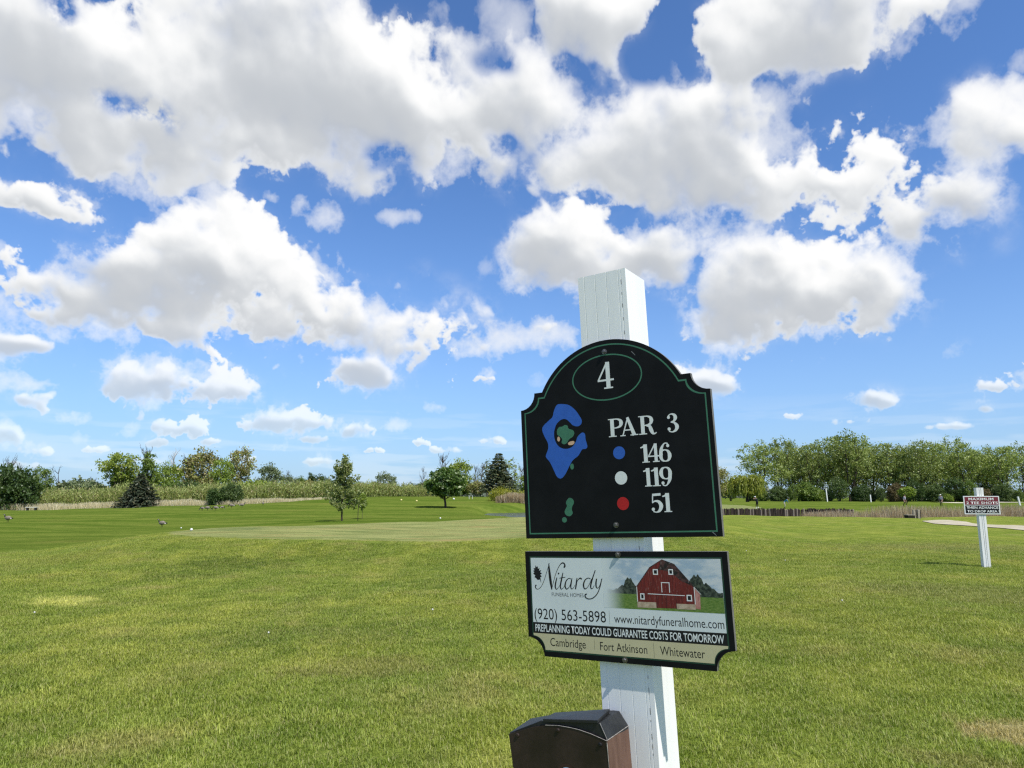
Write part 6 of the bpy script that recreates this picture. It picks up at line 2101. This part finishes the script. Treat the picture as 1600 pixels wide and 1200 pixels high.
# ------------------------------------------------------------------ timber wall of the island
wood_m, nt, out = material('weathered_piles')
oi = nt.nodes.new('ShaderNodeObjectInfo')
wo_ = objco(nt)
n1 = noise(nt, vmth(nt, 'MULTIPLY', wo_, (4, 4, .6)), 3, 5, .65)
c = mixc(nt, smap(nt, n1, .35, .7), (.030, .022, .016), (.085, .065, .048))
c = mixc(nt, smap(nt, oi.outputs['Random'], .80, .88), c, (.26, .215, .16))
principled(nt, out, c, .9, .15)
wall = empty('retaining_wall', at(1230, 87.5))
tag(wall, 'dark wall of upright timber piles along the edge of the island green', 'wall')
wpts = [at(px, 87.4) for px in (1108, 1130, 1180, 1230, 1280, 1320, 1334)]
cum = [0]
for a, b2_ in zip(wpts, wpts[1:]):
    cum.append(cum[-1] + (b2_ - a).length)
rg = random.Random(21)
s = 0.0
proto = None
while s < cum[-1]:
    x = float(np.interp(s, cum, [p.x for p in wpts])); y = 87.4 + .12 * math.sin(x * 1.3) + rg.uniform(-.05, .05)
    if proto is None:
        m = MB(); m.tube([(0, 0, 0), (0, 0, .97), (0, 0, 1.0)], [.095, .093, .07], 8)
        o = m.build('pile', wood_m, wall); proto = o
    else:
        o = proto.copy(); C.objects.link(o); o.parent = wall
    o.location = Vector((x, y, WATER_Z - .5)) - wall.location
    o.scale = (rg.uniform(.95, 1.3), 1, 1.42 + rg.uniform(-.09, .10))
    o.rotation_euler = (0, R(rg.uniform(-2.5, 2.5)), rg.uniform(0, 6))
    s += .168

# two posts and a low dark box at the reeds
p = at(1424, 60.5)
o = empty('mooring_posts', p); tag(o, 'two pale topped wooden posts with a low dark step at the reed edge', 'posts')
grey_w = plain('grey_timber', (.30, .26, .20), .9, .15, .3, 8)
dark_w = plain('dark_timber', (.022, .018, .014), .9, .15, .3, 8)
k = 60.5 / FPX
for dx, h in ((.25, 13.0), (.62, 13.0)):
    m = MB(); m.box((dx - .09, -.10, -.2), (dx + .09, .10, h * k), None); m.build('post', grey_w, o, False, .01)
    m = MB(); m.box((dx + .0915, -.09, -.2), (dx + .16, .09, h * k - .02)); m.build('dark_side', dark_w, o)
m = MB(); m.box((-.42, -.3, -.1), (.155, .3, .24)); m.build('step', dark_w, o)
m = MB(); m.box((-.45, -.32, .241), (.155, .32, .30)); m.build('step_top', grey_w, o)

# ------------------------------------------------------------------ people on the island
def skin_body(name, V_, E_, R_, parent, mats, paint, lvl=2):
    me = bpy.data.meshes.new(name)
    me.from_pydata([tuple(v) for v in V_], E_, [])
    o = bpy.data.objects.new(name, me)
    C.objects.link(o)
    md = o.modifiers.new('skin', 'SKIN')
    for i, r in enumerate(R_):
        me.skin_vertices[0].data[i].radius = r if isinstance(r, tuple) else (r, r)
    me.skin_vertices[0].data[0].use_root = True
    sb_ = o.modifiers.new('sub', 'SUBSURF'); sb_.levels = lvl; sb_.render_levels = lvl
    bpy.context.view_layer.update()
    fin = bpy.data.meshes.new_from_object(o.evaluated_get(bpy.context.evaluated_depsgraph_get()))
    C.objects.unlink(o); bpy.data.objects.remove(o)
    fin.name = name
    fin.materials.clear()
    for m_ in mats:
        fin.materials.append(m_)
    idx = [paint(p.center) for p in fin.polygons]
    fin.polygons.foreach_set('material_index', idx)
    fin.polygons.foreach_set('use_smooth', [True] * len(fin.polygons))
    return link(name, fin, parent)

SKIN = plain('skin', (.42, .25, .18), .6, .3, .08, 20)
CLOTH = {n_: plain(n_ + '_cloth', c_, .85, .15, .1, 30) for n_, c_ in (('white', (.72, .72, .70)), ('charcoal', (.045, .047, .055)), ('black', (.014, .014, .016)), ('blue', (.045, .19, .30)), ('khaki', (.42, .38, .30)), ('grey', (.26, .27, .31)), ('dark', (.03, .025, .02)))}

def person(px, y, rz, label, pose, shirt, legs, shoes, hat, hair=None, scale=1.0):
    J = pose
    names = list(J)
    V_ = [J[n_] for n_ in names]
    ix = {n_: i for i, n_ in enumerate(names)}
    E_ = [(ix[a], ix[b_]) for a, b_ in (('pelvis', 'belly'), ('belly', 'chest'), ('chest', 'neck'), ('neck', 'chin'), ('chin', 'head'), ('head', 'crown'),
          ('chest', 'shl'), ('shl', 'ell'), ('ell', 'wrl'), ('wrl', 'hdl'), ('chest', 'shr'), ('shr', 'elr'), ('elr', 'wrr'), ('wrr', 'hdr'),
          ('pelvis', 'hpl'), ('hpl', 'knl'), ('knl', 'anl'), ('anl', 'tol'), ('pelvis', 'hpr'), ('hpr', 'knr'), ('knr', 'anr'), ('anr', 'tor'))]
    rad = {'pelvis': (.15, .12), 'belly': (.14, .115), 'chest': (.16, .12), 'neck': .058, 'chin': .075, 'head': (.088, .10), 'crown': .062, 'shl': .075, 'shr': .075, 'ell': .048, 'elr': .048, 'wrl': .034, 'wrr': .034, 'hdl': .04, 'hdr': .04,
           'hpl': .10, 'hpr': .10, 'knl': .066, 'knr': .066, 'anl': .046, 'anr': .046, 'tol': .042, 'tor': .042}
    p = at(px, y)
    root = empty('person', p, rz)
    root.scale = (scale,) * 3
    tag(root, label, 'person')
    Vv = [Vector(v) for v in V_]
    def paint(c):
        n_ = min(names, key=lambda k_: (Vector(J[k_]) - c).length)
        if n_ in ('neck', 'chin', 'head', 'crown', 'wrl', 'wrr', 'hdl', 'hdr'): return 0
        if n_ in ('tol', 'tor', 'anl', 'anr'): return 3
        if n_ in ('pelvis', 'hpl', 'hpr', 'knl', 'knr'): return 2
        return 1
    skin_body('body', Vv, E_, [rad[n_] for n_ in names], root, [SKIN, CLOTH[shirt], CLOTH[legs], CLOTH[shoes]], paint)
    hd, cr_ = Vector(J['head']), Vector(J['crown'])
    ax = (cr_ - hd).normalized()
    if hat:
        m = MB(); m.ball(hd + ax * .055, (.115, .12, .085), 10, 6)
        f = Vector((0, -1, 0)) - ax * ax.dot(Vector((0, -1, 0)))
        m.box((-.085, -.20, .045), (.085, -.08, .06), Matrix.Translation(hd))
        m.build('cap', CLOTH[hat], root, True)
    if hair:
        m = MB(); m.ball(hd + ax * .04 + Vector((0, .02, 0)), (.112, .118, .10), 10, 6); m.build('hair', CLOTH[hair], root, True)
    return root
# the figures face -Y of their own axes
swing = {'pelvis': (0, 0, .92), 'belly': (0, -.06, 1.06), 'chest': (0, -.15, 1.26), 'neck': (0, -.22, 1.43), 'chin': (0, -.27, 1.50), 'head': (0, -.29, 1.58), 'crown': (0, -.29, 1.66),
         'shl': (.19, -.16, 1.35), 'ell': (.17, -.38, 1.28), 'wrl': (.06, -.55, 1.40), 'hdl': (.03, -.60, 1.45), 'shr': (-.19, -.16, 1.35), 'elr': (-.18, -.40, 1.26), 'wrr': (-.04, -.56, 1.36), 'hdr': (-.01, -.62, 1.42),
         'hpl': (.11, .02, .86), 'knl': (.16, -.07, .48), 'anl': (.18, .02, .08), 'tol': (.20, -.14, .035), 'hpr': (-.11, .02, .86), 'knr': (-.16, -.07, .48), 'anr': (-.18, .02, .08), 'tor': (-.20, -.14, .035)}
bend = {'pelvis': (0, .10, .86), 'belly': (0, -.02, 1.00), 'chest': (0, -.20, 1.16), 'neck': (0, -.34, 1.27), 'chin': (0, -.41, 1.29), 'head': (0, -.46, 1.34), 'crown': (0, -.50, 1.41),
        'shl': (.19, -.24, 1.20), 'ell': (.19, -.36, .95), 'wrl': (.09, -.45, .76), 'hdl': (.05, -.47, .69), 'shr': (-.19, -.24, 1.20), 'elr': (-.19, -.36, .95), 'wrr': (-.08, -.46, .73), 'hdr': (-.04, -.47, .66),
        'hpl': (.11, .12, .82), 'knl': (.14, .00, .47), 'anl': (.15, .10, .08), 'tol': (.17, -.06, .035), 'hpr': (-.11, .12, .82), 'knr': (-.14, .00, .47), 'anr': (-.15, .10, .08), 'tor': (-.17, -.06, .035)}
walk = {'pelvis': (0, 0, .95), 'belly': (0, 0, 1.09), 'chest': (0, -.02, 1.30), 'neck': (0, -.03, 1.47), 'chin': (0, -.05, 1.54), 'head': (0, -.05, 1.62), 'crown': (0, -.04, 1.70),
        'shl': (.19, -.01, 1.39), 'ell': (.24, .06, 1.12), 'wrl': (.23, -.04, .90), 'hdl': (.22, -.07, .81), 'shr': (-.19, -.01, 1.39), 'elr': (-.24, .08, 1.12), 'wrr': (-.23, .0, .90), 'hdr': (-.22, -.04, .81),
        'hpl': (.10, 0, .88), 'knl': (.11, -.12, .50), 'anl': (.11, -.08, .09), 'tol': (.12, -.24, .04), 'hpr': (-.10, 0, .88), 'knr': (-.11, .04, .48), 'anr': (-.11, .22, .12), 'tor': (-.12, .10, .04)}
person(1183.5, 99, R(-70), 'person in white cap, dark top and black trousers swinging near the willow', swing, 'charcoal', 'black', 'white', 'white')
person(1227, 99, R(70), 'person in blue top and pale trousers stooping on the island', bend, 'blue', 'khaki', 'dark', None, 'dark')
person(1414.5, 104, R(30), 'person in grey top with dark hair below the small bright tree', walk, 'grey', 'dark', 'dark', None, 'dark')
person(1471, 104, R(-40), 'person in white cap and grey top beyond the brown reeds', walk, 'grey', 'dark', 'dark', 'white')

# ------------------------------------------------------------------ geese
G_BODY = plain('goose_body_feathers', (.20, .17, .135), .8, .2, .3, 14)
G_PALE = plain('goose_pale_feathers', (.62, .58, .52), .8, .2, .1, 14)
G_BLACK = plain('goose_black_feathers', (.012, .012, .013), .6, .3, .1, 14)
def goose(p, rz, label, head_down=False, s=1.0):
    root = empty('goose', p, rz); root.scale = (s,) * 3
    tag(root, label, 'goose', 'geese feeding on the grass')
    m = MB()
    m.tube([(-.33, 0, .30), (-.22, 0, .33), (-.08, 0, .35), (.08, 0, .34), (.20, 0, .36), (.27, 0, .40)], [.02, .11, .16, .165, .12, .05], 10)
    m.build('body', G_BODY, root, True)
    m = MB(); m.ball((.13, 0, .295), (.13, .125, .09), 10, 6); m.build('breast', G_PALE, root, True)
    m = MB(); m.ball((-.27, 0, .285), (.10, .085, .05), 8, 5); m.build('rump', G_PALE, root, True)
    m = MB(); m.tube([(-.30, 0, .33), (-.42, 0, .325), (-.47, 0, .315)], [.05, .045, .02], 8); m.build('tail', G_BLACK, root, True)
    neck = [(.22, 0, .38), (.33, 0, .42), (.40, 0, .30), (.45, 0, .12)] if head_down else [(.22, 0, .38), (.30, 0, .45), (.31, 0, .54), (.34, 0, .61)]
    m = MB(); m.tube(neck, [.075, .05, .036, .04], 8)
    h = Vector(neck[-1])
    m.ball(h + Vector((.03, 0, .0)), (.07, .045, .045), 8, 6)
    m.tube([h + Vector((.08, 0, -.01)), h + Vector((.15, 0, -.02))], [.022, .010], 6)
    nk = m.build('neck', G_BLACK, root, True)
    m = MB()
    for sy in (-1, 1):
        m.ball(h + Vector((.015, sy * .036, -.02)), (.028, .014, .035), 6, 4)
    m.build('cheek', G_PALE, nk, True)
    for sy in (-1, 1):
        m = MB(); m.tube([(.02, sy * .06, .24), (.0, sy * .06, .10), (.01, sy * .06, .01)], [.022, .012, .012], 6)
        m.box((-.02, sy * .06 - .03, -.005), (.09, sy * .06 + .03, .012)); m.build('leg', G_BLACK, root)
for px, y, rz, lb_, dn, s_ in (
    (12, 64, 172, 'pale breasted goose walking on the mown grass at the left edge', False, 1.1),
    (253, 58, 170, 'goose with raised black neck beside the end of the tee', False, 1.0),
    (316, 92, 160, 'pale goose at the left end of the feeding row', True, 1.0), (324, 92.5, 10, 'second goose of the feeding row, close to the pale one', True, 1.1),
    (337, 92, 175, 'third goose of the feeding row, pale below', True, 1.1), (347, 95, 60, 'small dark goose seen end on in the feeding row', True, .9),
    (362, 99, 185, 'goose apart from the row, nearer the pale grass edge', True, 1.1), (378, 102, 20, 'dark goose furthest up the slope below the paired shrubs', False, 1.1),
    (411, 107, 100, 'small dark goose alone near the thicket', False, .9)):
    goose(at(px, y), R(rz), lb_, dn, s_)

# ------------------------------------------------------------------ seed heads and scraps in the lawn
puff = plain('dandelion_seed', (.60, .58, .52), .9, .1, .1, 60)
stem_m = plain('dandelion_stem', (.14, .17, .06), .7, .2, .1, 30)
for k, (px, row, r) in enumerate(((675, 965, .013), (418, 1004, .011), (52, 969, .012), (1227, 883, .012), (1166, 867, .012), (1316, 951, .011))):
    where = ('nearest the advert board in the open lawn', 'in the middle of the lawn on the left', 'near the yellowish patch on the left', 'in the lawn below the path beyond the advert board',
             'in the lawn just right of the hole board', 'in the open lawn right of the advert board')[k]
    p = hit(px, row)
    o = empty('dandelion', p); tag(o, 'pale dandelion seed head ' + where, 'dandelion', 'dandelions in the lawn')
    m = MB(); m.tube([(0, 0, -.01), (.004, .002, .05), (.006, .0, .085)], .0022, 5); m.build('stem', stem_m, o)
    m = MB(); m.ball((.006, 0, .093), r, 8, 6); m.build('seed_head', puff, o, True)
for k, (px, row) in enumerate(((283, 826), (299, 830))):
    p = hit(px, row)
    m = MB(); m.ball((0, 0, .045), .05, 10, 7)
    o = m.build('golf_ball', ball_m, None, True); o.location = p
    tag(o, ('white ball lying at the tip of the tee, farther one' if k == 0 else 'white ball lying at the tip of the tee, nearer one'), 'ball', 'white balls by the tee')
